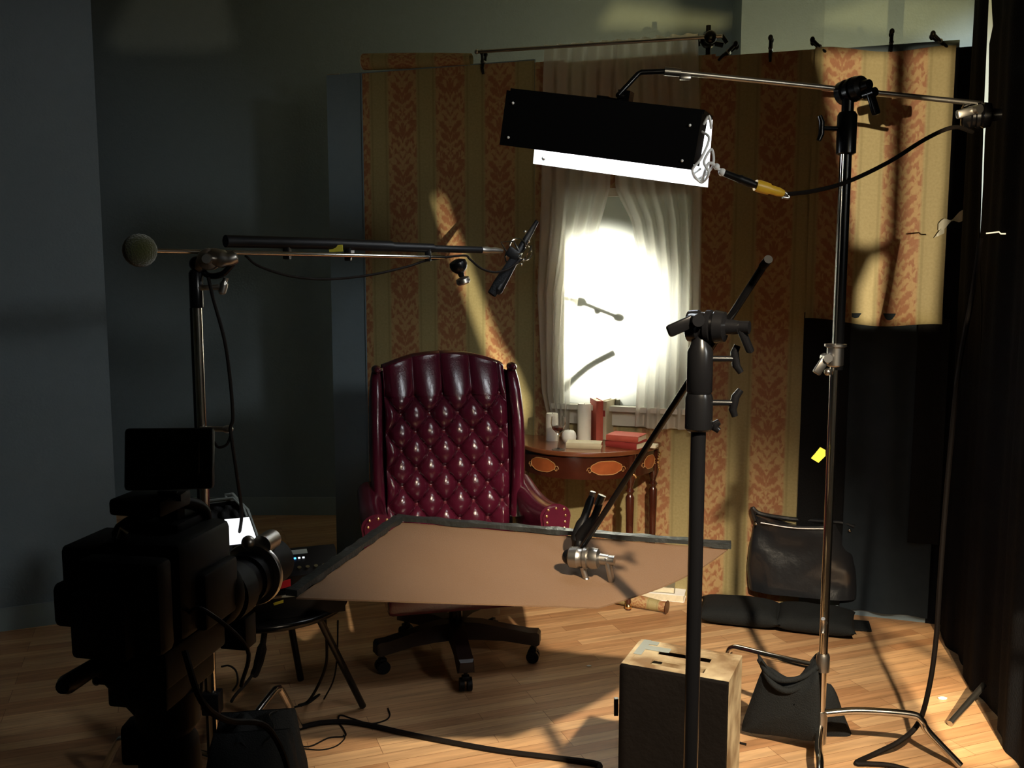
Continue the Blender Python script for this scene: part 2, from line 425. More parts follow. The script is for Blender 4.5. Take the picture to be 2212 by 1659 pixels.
# short sheet of paper hanging on the right with a curled lower edge
def sheet(u, v):
    s = 2.32+.575*u; z = (1.385-.02*u+.012*math.sin(u*7+1)) + (ftop(s)-.01-1.38)*v
    n = .02 + .012*math.sin(u*8.5+.6)*(1-v)**.6 + .02*math.exp(-v*25)*(1+.4*math.sin(9*u))
    return wf(s, z, n)
o = G().surf(sheet, 30, 40, uv=lambda u, v: (2.32+.575*u, 1.385+1.19*v), thick=.0012).build('wallpaper_sheet', 'wallpaper', loc=wf(2.6, 1.38, .02))
tag(o, 'short loose wallpaper length hanging on the right flat, ending at mid height', 'wallpaper')
# black cloth hanging under / beside it
def fold_cloth(s0, s1, z0, z1, n, amp, fr, ph=0, jag=0):
    return lambda u, v: wf(s0+(s1-s0)*u, z0+(z1-z0)*v+jag*math.sin(u*23)*(1-v), n+amp*math.sin(u*fr+ph+.6*math.sin(v*2)))
o = G().surf(fold_cloth(2.315, 2.53, .16, 1.42, .012, .006, 9), 24, 20, thick=.003).build('hanging_cloth', 'black_cloth', loc=wf(2.42, .16, .012))
tag(o, 'narrow black cloth strip hanging between the papered wall and grey cloth', 'cloth')
o = G().surf(fold_cloth(2.52, 2.90, .03, 1.42, .014, .011, 13, 1.2), 44, 20, thick=.003).build('hanging_cloth', 'grey_cloth', loc=wf(2.7, .03, .014))
tag(o, 'dark slate cloth with soft folds hanging below the short wallpaper length', 'cloth')
o = G().surf(fold_cloth(2.80, 2.93, .38, 1.40, .03, .004, 6), 12, 10, thick=.003).build('hanging_cloth', 'black_cloth', loc=wf(2.85, .38, .03))
tag(o, 'small black cloth hanging at the right end of the slate cloth', 'cloth')
# paper roll on top of the left flat
c0 = wf(.055, ftop(0)+.043, -.01); c1 = wf(.66, ftop(.6)+.030, -.01)
t = thing('wallpaper_roll', 'rolled up length of damask wallpaper lying on top of the left flat', 'wallpaper roll', c0)
def rolluv(g, a, b, r):
    ax = (b-a).normalized(); up = V((0, 0, 1)); sd = ax.cross(up).normalized()
    g.surf(lambda u, v: a+(b-a)*u+(up*math.cos(2*PI*v)+sd*math.sin(2*PI*v))*(r*(1-.3*u*u)), 24, 20, uv=lambda u, v: (a.x+.63*u, .5*v))
    return g
rolluv(G(), c0, c1, .042).build('paper', 'wallpaper', t)
G().lathe([(.004, 0), (.041, 0), (.042, .006), (.036, .006), (.034, .002), (.004, .002)], c0-(c1-c0).normalized()*.005, (c1-c0)).build('roll_end', 'trim_white', t)

# window: frame, sill, diffusion
t = thing('window_unit', 'pale window frame with a white lit pane and sill behind the sheer curtains', 'window', wf(1.475, .9, 0))
a, b, c, d = HOLE
g = G(); slab(g, a-.03, a+.012, c, d+.03, .001, .018); slab(g, b-.012, b+.03, c, d+.03, .001, .018); slab(g, a+.012, b-.012, d-.01, d+.03, .001, .018)
g.build('frame', 'trim_white', t, smooth=False)
slab(G(), a-.05, b+.05, c-.025, c, -.012, .05).build('sill', 'trim_white', t, smooth=False)
slab(G(), a-.04, b+.04, c-.10, c-.025, .001, .018).build('apron', 'trim_white', t, smooth=False)
slab(G(), a-.02, b+.02, c-.02, d+.02, -.032, -.030).build('pane', 'diffusion', t, smooth=False)

# arms of the grip stand silhouetted behind the pane
o = thing('grip_stand', 'dark grip arm with a knob showing as a shadow in the bright window', 'grip stand', wf(1.3, 1.35, -.12))
q0 = wf(1.24, 1.47, -.11); q1 = wf(1.42, 1.40, -.10)
g = G(); g.tube([wf(.9, 1.56, -.16), q0], .008); g.tube([q0, q1], .009); g.ball(q0, .03, (1, 1, .7)); g.ball(wf(1.32, 1.43, -.105), .016); g.ball(q1, .022, (1.2, 1, .8))
g.build('arm', 'black_metal', o)
G().tube([wf(1.16, 1.12, -.20), wf(1.28, 1.20, -.15), wf(1.40, 1.245, -.11)], .014, smooth=6).build('lever', 'black_metal', o)

# curtains
def cur(inner, outer, ztop, zbot, side, nf, seed):
    def fn(u, v):
        z = zbot+(ztop-zbot)*v
        si, so = lerp(inner, z), lerp(outer, z)
        s = so+(si-so)*u
        wdt = abs(si-so)
        amp = .018+.010*(1-clamp(wdt/.4))
        n = .045 + amp*math.sin(u*nf*2*PI+seed+.5*math.sin(z*2.3+seed)) + .006*math.sin(u*31+seed*3+z) - .012*clamp((z-2.5)*6)
        return wf(s, z + .008*math.sin(u*12+seed)*(1-v), n)
    return fn
CT = 2.70
for nm, lab, inner, outer, sd, nf in (
    ('sheer_curtain', 'left sheer white curtain panel, gathered narrow beside the candles', [(.8, 1.205), (1.2, 1.215), (1.5, 1.25), (1.75, 1.33), (2.0, 1.40), (2.72, 1.43)], [(.8, 1.11), (1.0, 1.06), (1.5, 1.035), (2.0, 1.055), (2.72, 1.065)], 0, 5),
    ('sheer_curtain', 'right sheer white curtain panel hanging wide beside the dark wallpaper', [(.8, 1.535), (1.3, 1.55), (1.6, 1.55), (1.85, 1.50), (2.0, 1.42), (2.72, 1.40)], [(.8, 1.85), (2.0, 1.835), (2.72, 1.80)], 1, 6)):
    o = G().surf(cur(inner, outer, CT, .80 if sd == 0 else .845, sd, nf, 1.3+2*sd), 110, 60).build(nm, 'sheer', loc=wf((inner[0][1]+outer[0][1])/2, .8, .05), fixn=False)
    tag(o, lab, 'curtain', 'sheer window curtains')
# curtain rod and its clamp stand
r0, r1 = onw(1030, 112, .06), onw(1560, 78, .06)
g = G(); g.cyl(r0, r1, .0085, seg=12); g.ball(r0, .012)
tag(g.build('curtain_rod', 'dull_metal', loc=r0), 'thin metal curtain rod above the flats, sticking out left of the curtains', 'curtain rod')
t = thing('grip_stand', 'black grip clamp and post holding the right end of the curtain rod', 'grip stand', V((onw(1530, 90, -.12).x, onw(1530, 90, -.12).y, 0)))
pc = onw(1530, 88, -.12)
G().cyl(V((pc.x, pc.y, 0)), V((pc.x, pc.y, pc.z+.07)), .012).build('pole', 'black_metal', t)
g = G(); g.ball(pc, .038, (1, .7, 1)); g.cyl(pc, onw(1535, 78, .06), .012); g.ball(onw(1535, 80, .06), .03, (1, .8, 1)); g.cyl(pc+V((-.04, 0, .0)), pc+V((.07, 0, -.02)), .012)
g.build('grip_head', 'black_metal', t)
G().tube([pc+V((-.05, -.02, -.03)), pc+V((-.06, -.02, .02))], .009).build('knob', 'black_metal', t)
G().tube([pc+V((.06, -.02, .02)), pc+V((.085, -.02, -.015))], .010).build('knob', 'black_metal', t)
g = G()
for k in range(3):
    a = 2*PI*k/3+.3; b0 = V((pc.x, pc.y, .18)); g.tube([b0, b0+V((.12*math.cos(a), .12*math.sin(a), 0)), b0+V((.22*math.cos(a), .22*math.sin(a), -.172))], .010)
g.build('base_legs', 'black_metal', t)

# spring clamps along the top of the flats
def spring_clamp(px, py, ang, lab, col=None):
    s, z = sz(px, py); z0 = ftop(s)
    t = thing('spring_clamp', lab, 'clamp', wf(s, z0-.04, 0), group='spring clamps along the top of the flats')
    ca, sa = math.cos(ang), math.sin(ang)
    def q(x, y, n): return wf(s+x*ca+y*sa, z0+y*ca-x*sa, n)
    for sg in (1, -1):
        n0 = .010*sg+.002
        g = G(); g.tube([q(0, -.045, .006*sg), q(0, -.02, .02*sg), q(0, .0, .012*sg), q(0, .05, .026*sg)], [.006, .007, .008, .007], seg=8)
        g.build('jaw', 'black_plastic', t)
        G().ball(q(0, .055, .027*sg), .011, (1, 1, 1.3)).build('grip', 'black_plastic', t)
    G().tube([q(0, .012, -.02), q(0, .012, .022)], .010).build('spring', 'dull_metal', t)
spring_clamp(1045, 140, 0, 'black spring clamp upright on the left flat, beside the paper roll')
spring_clamp(1570, 104, .9, 'black spring clamp on the flat just right of the curtain rod clamp')
spring_clamp(1665, 100, 0, 'upright black spring clamp above the dark papered stretch of wall')
spring_clamp(1775, 100, -.8, 'black spring clamp leaning left over the corner of the short wallpaper')
spring_clamp(1925, 96, 0, 'small black spring clamp above the middle of the short wallpaper')
spring_clamp(2035, 92, -.8, 'black spring clamp leaning left at the far right end of the flats')
# crumpled tape on the edge of the short paper
g = G(); s, z = sz(2025, 480)
g.surf(lambda u, v: wf(2.86+.10*u, 1.80+.05*u+.022*(v-.5)*(1.2+math.sin(u*9)), .045+.012*math.sin(u*8)*v), 10, 4, thick=.001)
tag(g.build('tape_scrap', 'clear_tape', loc=wf(2.9, 1.8, .04)), 'crumpled pale tape scrap at the right edge of the short wallpaper', 'tape')
g = G(); g.surf(lambda u, v: wf(2.845+.04*u, 1.752+.045*v*u+.02*u, .048+.006*math.sin(5*u)), 6, 4, thick=.001)
tag(g.build('tape_scrap', 'clear_tape', loc=wf(2.85, 1.75, .04)), 'torn white tape corner just below the crumpled tape scrap', 'tape')

# ------------------------------------------------------------------ black drapes at the right
def drape(p0, p1, z0, z1, amp, fr, ph, edge0=None, edge1=None, jag=.0):
    d = (p1-p0); L = d.length; e = d.normalized(); n = V((e.y, -e.x, 0))
    def fn(u, v):
        z = z0+(z1-z0)*v
        a = edge0(z) if edge0 else 0; b = edge1(z) if edge1 else 0
        x = a+(L+b-a)*u
        return p0+e*x+n*(amp*math.sin(x*fr+ph+.4*math.sin(z*1.3))+.01*math.sin(x*41))+V((0, 0, z+jag*abs(math.sin(x*17))*(1-v)))
    return fn
d0 = V((1.93, 4.09, 0)); d2 = V((1.60, 2.66, 0)); de = (d2-d0).normalized(); dn = V((de.y, -de.x, 0))
def ondrape(px, py):
    r = ray(px, py); t = (d0-CAM).dot(dn)/r.dot(dn); p = CAM+r*t; return (p.z, (p-d0).dot(de))
farE = sorted([ondrape(2139, -60), ondrape(2136, 0), ondrape(2126, 225), ondrape(2117, 525)]); farE = [(0, farE[0][1]+.30), (farE[0][0]-.25, farE[0][1]+.10)]+farE
neaE = sorted([ondrape(2143, -60), ondrape(2144, 10), ondrape(2149, 84), ondrape(2139, 95), ondrape(2137, 225), ondrape(2130, 285), ondrape(2126, 400), ondrape(2119, 525)]); neaE = [(0, neaE[0][1]-.25), (neaE[0][0]-.2, neaE[0][1]-.08)]+neaE
def drape(left, right, z0, z1, amp, fr, ph, off, jag=0):
    def fn(u, v):
        z = z0+(z1-z0)*v; a = left(z); b = right(z); x = a+(b-a)*u
        return d0+de*x+dn*(off+amp*math.sin(PI*u)*math.sin(x*fr+ph+.4*math.sin(z*1.3))+.006*math.sin(x*41)*math.sin(PI*u))+V((0, 0, z+jag*abs(math.sin(x*17))*(1-v)))
    return fn
o = G().surf(drape(lambda z: 0, lambda z: lerp(farE, z), 0, 3.55, .02, 14, 0, 0), 50, 60, thick=.004).build('black_drape', 'drape_cloth', loc=d0)
tag(o, 'far black drape hanging from above beside the right end of the flats', 'drape', 'black drapes at the right')
o = G().surf(drape(lambda z: lerp(neaE, z), lambda z: (d2-d0).length, 0, 3.55, .02, 12, 1, 0, .01), 80, 60, thick=.004).build('black_drape', 'drape_cloth', loc=d2)
tag(o, 'near black drape falling to the floor along the right edge of the picture', 'drape', 'black drapes at the right')
o = G().prism([wf(2.895, 0, .004), wf(2.99, 0, .004), wf(2.99, 0, -.004), wf(2.895, 0, -.004)], (0, 0, 2.56)).build('black_cloth', 'drape_cloth', loc=wf(3, 0, 0), smooth=False)
tag(o, 'plain black cloth filling the gap between the flats and the far drape', 'cloth')

# ------------------------------------------------------------------ grip parts
def tknob(parent, p, d, up, L=.05, bar=.06, m='black_metal', name='knob'):
    d = V(d).normalized(); up = V(up).normalized(); p = V(p)
    g = G(); g.cyl(p, p+d*L, .007, seg=10)
    g.tube([p+d*L-up*bar*.5+d*.008, p+d*L-up*bar*.25, p+d*L+up*bar*.25, p+d*L+up*bar*.5+d*.008], [.007, .009, .009, .007], seg=10)
    return g.build(name, m, parent)
def gripdisc(parent, p, ax, m='black_metal', r=.032, name='grip_head'):
    ax = V(ax).normalized(); p = V(p)
    g = G()
    g.lathe([(r*.7, -.045), (r*.95, -.040), (r, -.018), (r*.86, -.012), (r*.86, -.004), (r, 0), (r, .010), (r*.86, .012), (r, .02), (r*.9, .040), (r*.5, .045), (r*.4, .07)], p, ax, 22)
    return g.build(name, m, parent)
def handle(parent, p, ax, d, L=.085, m='black_metal', name='handle'):
    p = V(p); ax = V(ax).normalized(); d = V(d).normalized()
    rot = Matrix((ax.cross(d), ax, d)).transposed()
    g = G(); g.box(p+d*L*.35, (.028, .015, L), rot, bev=.006); g.cyl(p-ax*.02, p+ax*.02, .014)
    return g.build(name, m, parent)

# ------------------------------------------------------------------ right grip stand with the boom arm
SX, SY = 1.03, 3.0
t = thing('grip_stand', 'tall chrome and black grip stand on the right with a boom arm carrying the lamp', 'grip stand', (SX, SY, 0))
zc = aty(1785, 765, SY).z; zt = aty(1825, 250, SY).z
G().cyl((SX, SY, .06), (SX, SY, zc-.02), .0145).build('lower_pole', 'chrome', t)
G().cyl((SX+.008, SY, zc-.05), (SX+.008, SY, zt+.05), .0185).build('upper_pole', 'black_metal', t)
G().cyl((SX-.006, SY-.012, zc), (SX-.006, SY-.012, zt), .006, seg=10).build('pole_highlight', 'chrome', t)  # thin chrome rod laid on the black pole to draw its highlight
g = G(); g.lathe([(.02, -.04), (.026, -.035), (.026, .02), (.034, .025), (.034, .032), (.02, .034)], (SX, SY, zc)); g.ball((SX-.03, SY-.02, zc-.02), .012); g.ball((SX-.028, SY-.02, zc-.055), .012)
g.build('collar', 'dull_metal', t)
handle(t, (SX-.035, SY-.02, zc-.01), (0, 1, 0), (-.6, 0, -1), .07, 'dull_metal')
zk = aty(1825, 285, SY).z
g = G(); g.lathe([(.022, -.07), (.03, -.065), (.03, .05), (.024, .06)], (SX+.008, SY, zk)); g.build('riser_collar', 'black_metal', t)
tknob(t, (SX-.02, SY, zk+.01), (-1, -.2, 0), (0, 0, 1), .055, .075)
hd = aty(1840, 195, SY)
gripdisc(t, hd, (.5, -1, .1), r=.038)
handle(t, hd+V((.035, -.06, -.02)), (.5, -1, .1), (.35, 0, -1), .08)
G().cyl((SX+.008, SY, zk+.04), (SX+.008, SY, hd.z-.01), .014).build('spigot', 'black_metal', t)
al = aty(1470, 157, 3.0); ar = aty(2120, 224, 3.05); ab = aty(1385, 156, 3.0)
g = G(); g.cyl(al, aty(1435, 154, 3.0), .013); g.cyl(al, ar, .0085, seg=12); g.build('boom_arm', 'dull_metal', t)
kt = aty(1335, 206, 2.98)
G().tube([aty(1440, 154, 3.0), ab, aty(1378, 160, 3.0), kt], .008).build('boom_hook', 'black_metal', t)
o = G().box(aty(1480, 168, 3.0), (.035, .02, .014), bev=.004).build('boom_grip', 'dull_metal', t)
ec = aty(2110, 250, 3.05)
gripdisc(t, ec, (1, -.4, 0), r=.04, name='end_grip_head'); handle(t, ec+V((-.03, -.05, .01)), (.3, -1, 0), (-.9, 0, -.25), .07, 'dull_metal')
# base legs
def leg(parent, pts, r=.0125, m='chrome'): return G().tube(pts, r, smooth=7, seg=12).build('leg', m, parent)
cz = .14
leg(t, [(SX, SY, cz), (1.15, 2.99, cz+.015), (1.31, 2.965, cz+.015), (1.345, 2.955, cz), (1.37, 2.95, cz-.04), (1.455, 2.90, .012)])
leg(t, [(SX, SY, .30), (.90, 3.14, .28), (.83, 3.245, .262), (.80, 3.285, .25), (.785, 3.30, .21), (.755, 3.33, .012)])
leg(t, [(SX, SY, .10), (.985, 2.88, .085), (.965, 2.80, .075), (.93, 2.70, .012)])
G().lathe([(.0, -.06), (.02, -.06), (.022, .03), (.019, .05)], (SX, SY, .10)).build('leg_collar', 'dull_metal', t); G().lathe([(.018, -.03), (.022, -.03), (.022, .02), (.018, .03)], (SX, SY, .32)).build('leg_collar', 'dull_metal', t)
tknob(t, (SX, SY-.01, .46), (-.6, -1, 0), (0, 0, 1), .03, .05, 'dull_metal')
tp = aty(1765, 985, 2.98)
G().prism([aty(1752, 990, 2.97), aty(1772, 966, 2.97), aty(1783, 972, 2.97), aty(1783, 985, 2.97), aty(1768, 1000, 2.97)], (0, .0015, 0)).build('tape_tab', 'yellow_tape', t, smooth=False)

# sandbag on its leg
def sandbag(name, lab, c, w, h, d, seed, strap=True, rot=0, m='bag_cloth', lean=0):
    t = thing(name, lab, 'sandbag', c, rot, local=True)
    def lobe(off, tilt):
        g = G()
        def fn(u, v):
            a = 2*PI*u
            zz = h*v; prof = (math.sin(PI*min(1, .12+v*.88))**.5) if v > .0 else .3
            belly = .30+.70*math.sin(PI*clamp(.10+.55*(1-v), 0, 1))
            ww = w/2*(.62+.38*(1-v)); dd = d/2*belly*(1-.85*v**3)
            cx, cy = math.cos(a), math.sin(a)
            sx = math.copysign(abs(cx)**.6, cx); sy = math.copysign(abs(cy)**.8, cy)
            nz = noise.noise(V((sx*2+seed, sy*2, zz*9)))*.018
            return V((sx*(ww+nz)+tilt*zz, off+sy*(dd+nz)*(1 if v < .98 else .6), zz+.004+.012*math.sin(a*3+seed)*(1-v)*v*4))
        g.surf(fn, 30, 16)
        # close bottom
        g.surf(lambda u, v: fn(u, 0)*(v)+V((0, off, .004))*(1-v) if False else V((fn(u, 0).x*v, off+(fn(u, 0).y-off)*v, .004)), 30, 3)
        bmesh.ops.remove_doubles(g.bm, verts=g.bm.verts[:], dist=.0005)
        return g
    lobe(-d*.32, lean).build('bag', m, t, ang=70, sub=1)
    lobe(d*.32, lean*.6).build('bag', m, t, ang=70, sub=1)
    g = G(); g.surf(lambda u, v: V((w*.30*(v-.5)*(1+.2*math.sin(u*9)), (u-.5)*d*.9, h*.90+.10*h*math.sin(PI*u)+.02*math.sin(v*8))), 14, 8, thick=.004)
    g.build('strap', m, t, ang=70)
    return t

def puffy(g, pts, nrm, t, K=6, seed=0, crease=.006):
    """pillow built on a 3D outline: rings shrink to the middle while the two faces swell"""
    P = [V(p) for p in pts]; Q = []
    n = len(P)
    for i in range(n):
        a, b, c, d = P[i-1], P[i], P[(i+1) % n], P[(i+2) % n]
        for k in range(6):
            u = k/6; cr_ = .5*((2*b)+(c-a)*u+(2*a-5*b+4*c-d)*u*u+(3*b-a-3*c+d)*u**3); Q.append(cr_.lerp(b.lerp(c, u), .5))
    c = sum(Q, V())/len(Q); nrm = V(nrm).normalized()
    for sg in (1, -1):
        rings = []
        for k in range(K+1):
            f = 1-k/K; f = f if k < K else .02
            rings.append([c+(q-c)*f+nrm*sg*(t*(1-f**2.4)**.6+crease*noise.noise((q*f*9)+V((seed, 0, sg)))*3*(1-f)) for q in Q])
        g.loops(rings, cap=False)
    bmesh.ops.remove_doubles(g.bm, verts=g.bm.verts[:], dist=.0004)
    return g
t = thing('sandbag', 'black sandbag slung over the leg of the right grip stand', 'sandbag', (.86, 3.02, 0))
A_ = lambda pts, Y: [aty(a, b, y) for (a, b), y in zip(pts, Y)]
f_ = [(1652, 1438), (1700, 1462), (1745, 1458), (1768, 1450), (1772, 1530), (1765, 1600), (1680, 1590), (1602, 1578), (1622, 1510)]
puffy(G(), [aty(a, b, 3.12-(a-1600)*.0009) for a, b in f_], (.35, -1, .1), .045, seed=1).build('bag', 'bag_cloth', t, ang=80)
b_ = [(1700, 1470), (1795, 1478), (1822, 1540), (1846, 1612), (1770, 1608), (1720, 1600)]
puffy(G(), [aty(a, b, 3.14) for a, b in b_], (.2, -1, .1), .03, seed=5).build('bag', 'bag_cloth', t, ang=80)
g = G(); g.surf(lambda u, v: (lambda c_, w_: c_+V((0, w_*(v-.5), 0)))(aty(1640+130*u, 1428+75*math.sin(PI*u)**1.2*(1-.35*u)-8*u, 3.08-.06*u), .05)+V((0, 0, .012*math.cos(v*PI*2+u*5))), 20, 8, thick=.005)
g.tube([aty(1648, 1438, 3.08), aty(1668, 1475, 3.02), aty(1700, 1492, 3.0), aty(1735, 1480, 2.99), aty(1765, 1455, 2.98)], .011, smooth=6, seg=8)
g.tube([aty(1640, 1425, 3.1), aty(1660, 1455, 3.04), aty(1690, 1470, 3.0), aty(1735, 1462, 2.99), aty(1766, 1440, 2.99)], .009, smooth=6, seg=8)
g.build('strap', 'bag_cloth', t, ang=80)

# ------------------------------------------------------------------ overhead lamp
L0 = aty(1087, 252, 3.10); L1 = aty(1507, 303, 2.90)
ex = (L1-L0); LEN = ex.length; ex.normalize(); ez = V((0, -.05, 1)); ez = (ez-ex*ez.dot(ex)).normalized(); ey = ez.cross(ex)
def lf(x, y, z): return L0+ex*x+ey*y+ez*z
t = thing('fluorescent_lamp', 'black overhead fluorescent lamp bank hanging from the boom arm', 'lamp', lf(LEN/2, .08, -.09))
def lbox(g, x0, x1, y0, y1, z0, z1):
    g.prism([lf(x0, y0, z0), lf(x1, y0, z0), lf(x1, y1, z0), lf(x0, y1, z0)], ez*(z1-z0)); return g
g = lbox(G(), 0, LEN, 0, .006, -.088, .082); g.build('near_side_panel', 'lamp_black', t, smooth=False)
lbox(G(), .01, LEN+.004, .006, .19, .078, .09).build('housing_top', 'lamp_black', t, smooth=False)
g = G(); g.prism([lf(.05, .19, .08), lf(LEN+.005, .19, .08), lf(LEN+.018, .26, -.128), lf(.035, .26, -.128)], ey*.005); g.build('reflector_flap', 'reflector_white', t, smooth=False)
lbox(G(), .0, .006, .006, .19, -.07, .08).build('end_plate', 'lamp_black', t, smooth=False)
g = G(); lbox(g, LEN-.006, LEN, .006, .12, -.07, .08); g.build('end_plate', 'lamp_black', t, smooth=False)
lbox(G(), .01, LEN-.01, .010, .185, .070, .077).build('inner_reflector', 'reflector_white', t, smooth=False)
for y in (.055, .11, .165):
    o = G().cyl(lf(.03, y, -.035), lf(LEN-.02, y, -.035), .013).build('tube', 'tube_glow', t)
for x, z in ((.028, .045), (.028, -.062), (LEN-.03, .040), (LEN-.035, -.065)):
    G().ball(lf(x, -.004, z), .0045).build('screw', 'reflector_white', t)
G().ball(lf(.075, .245, -.105), .007).build('screw', 'dull_metal', t)
g = G(); lbox(g, LEN*.56, LEN*.62, .04, .10, .09, .125); lbox(g, LEN*.46, LEN*.52, .03, .13, .09, .10); g.build('mount', 'black_metal', t)
g = G(); lbox(g, LEN*.50, LEN*.56, .06, .1, .09, .10); g.tube([lf(LEN*.59, .07, .11), kt], .008); g.build('mount_pin', 'black_metal', t)
# wire tangle at its right end
g = G(); e0 = lf(LEN, .05, 0)
g.tube([lf(LEN, .05, .03), lf(LEN+.03, .02, .01), lf(LEN+.02, .0, -.05), lf(LEN+.0, .0, -.09), lf(LEN+.03, .02, -.12), lf(LEN+.05, .0, -.09), lf(LEN+.03, .0, -.06), lf(LEN+.045, .01, -.02), lf(LEN+.055, .02, -.07), lf(LEN+.02, .02, -.11), lf(LEN+.0, .03, -.10), lf(LEN+.02, .02, -.08)], .004, smooth=6, seg=8)
g.tube([lf(LEN+.005, .03, .05), lf(LEN+.018, .02, .075), lf(LEN+.03, .03, .04)], .004, smooth=4, seg=8)
g.build('wire_loop', 'reflector_white', t)
# power cable with the yellow connector
k0 = aty(1532, 352, 2.90); k1 = aty(1560, 372, 2.9); k2 = aty(1632, 400, 2.9); k3 = aty(1700, 420, 2.92)
t = thing('power_cable', 'black power cable with a yellow connector running from the lamp past the stand', 'cable', k0)
g = G(); g.tube([k3, aty(1760, 412, 2.93), aty(1830, 393, 2.94), aty(1920, 350, 2.95), aty(2000, 300, 2.96), aty(2060, 275, 2.97), aty(2100, 285, 3.1)], .0065, smooth=6, seg=8); g.build('cord', 'cable_black', t)
g = G(); g.tube([lf(LEN+.03, .02, -.12), k0, k1], .005, smooth=4, seg=8); g.ball(k1, .012); g.ball(aty(1548, 360, 2.9), .010); g.build('lead', 'reflector_white', t)
dr = (k2-k1).normalized()
g = G(); g.tube([k1, k1+dr*.05, k1+dr*.06, k1+dr*.065, k2-dr*.02, k2], [.010, .011, .014, .012, .013, .010], seg=14); g.build('plug', 'black_plastic', t)
dr = (k3-k2).normalized(); kl = (k3-k2).length
G().tube([k2, k2+dr*.012, k2+dr*.045, k2+dr*.046, k2+dr*(kl-.03), k2+dr*(kl-.012)], [.017, .019, .018, .014, .014, .010], seg=16).build('connector', 'yellow_plastic', t)
g = G(); g.tube([k3-dr*.02+V((0, 0, .008)), k3, k3+V((.005, 0, -.01)), k3-dr*.015+V((0, 0, -.012))], .005, smooth=4); g.build('strain_relief', 'dull_metal', t)

# long cable falling down in front of the drape
g = G(); P = [(2118, 515), (2100, 640), (2072, 790), (2055, 950), (2040, 1120), (2030, 1260)]
pts = [aty(a, b, 3.1-.02*i) for i, (a, b) in enumerate(P)]
pts += [aty(2022, 1380, 2.99), aty(2008, 1480, 2.98), aty(1985, 1560, 3.0), atz(1945, 1600, .06), atz(1890, 1628, .012), atz(1850, 1648, .009), atz(1880, 1650, .009), atz(1940, 1657, .009), V((1.35, 2.80, .009)), V((1.5, 2.6, .009))]
g.tube(pts, .0085, smooth=7, seg=8)
tag(g.build('hanging_cable', 'cable_black', loc=atz(1945, 1600)), 'long black cable hanging in front of the drape and curling on the floor', 'cable')
# small wire hook glinting on the near drape
hk = aty(2130, 503, 3.2)
g = G(); g.tube([aty(2130, 504, 3.12), aty(2158, 501, 3.1), aty(2162, 505, 3.1), aty(2172, 505, 3.1)], .0025)
tag(g.build('wire_hook', 'reflector_white', loc=hk), 'small pale wire hook glinting on the near black drape', 'hook')

# ------------------------------------------------------------------ centre grip stand
CX, CY = aty(1500, 1300, 2.05).x, 2.05
ct = thing('grip_stand', 'black grip stand in the middle foreground in front of the wooden box', 'grip stand', (CX, CY, 0))
z1 = aty(1515, 930, CY).z; z2 = aty(1515, 850, CY).z; z3 = aty(1515, 745, CY).z
G().cyl((CX, CY, .07), (CX, CY, z1+.01), .0165).build('pole', 'black_metal', ct)
g = G(); g.lathe([(.026, 0), (.030, .005), (.030, z2-z1-.01), (.027, z2-z1)], (CX, CY, z1)); g.build('lower_collar', 'black_metal', ct)
g = G(); g.lathe([(.025, 0), (.028, .005), (.028, z3-z2-.015), (.022, z3-z2), (.016, z3-z2+.02)], (CX, CY, z2)); g.build('upper_collar', 'black_metal', ct)
tknob(ct, (CX+.026, CY, aty(1500, 775, CY).z), (1, -.1, 0), (.15, 0, -1), .05, .06)
tknob(ct, (CX+.026, CY, aty(1500, 870, CY).z), (1, -.1, 0), (-.2, 0, -1), .05, .06)
tknob(ct, (CX+.025, CY, aty(1500, 920, CY).z), (1, -.3, 0), (0, 0, 1), .012, .02)
hp = aty(1527, 705, CY)
gripdisc(ct, hp, (1, -.55, 0), r=.036)
handle(ct, hp+V((.065, -.03, .0)), (1, -.55, 0), (.45, 0, -1), .07)
handle(ct, hp+V((-.03, -.02, .015)), (.2, -1, 0), (-1, 0, -.45), .075)
G().cyl((CX, CY, z3), hp, .013).build('spigot', 'black_metal', ct)
for k in range(3):
    a = R(20+120*k) - .9
    leg(ct, [(CX, CY, .12+.04*k), (CX+.12*math.cos(a), CY+.12*math.sin(a), .14+.04*k), (CX+.28*math.cos(a), CY+.28*math.sin(a), .14+.04*k), (CX+.32*math.cos(a), CY+.32*math.sin(a), .11), (CX+.38*math.cos(a), CY+.38*math.sin(a), .012)], m='black_metal')
# extension arm
e1 = aty(1660, 560, 1.90); e0 = aty(1243, 1205, 2.62)
# make the arm pass by the head
g = G(); hp2 = aty(1572, 690, 2.03)
t = thing('extension_arm', 'thin black extension arm slanting from the centre stand down to the card', 'grip arm', e0)
G().cyl(e0, aty(1655, 565, 1.93), .0080, seg=12).build('rod', 'black_metal', t)
G().cyl(aty(1648, 575, 1.935), e1, .0088).build('rod_tip', 'rubber', t)

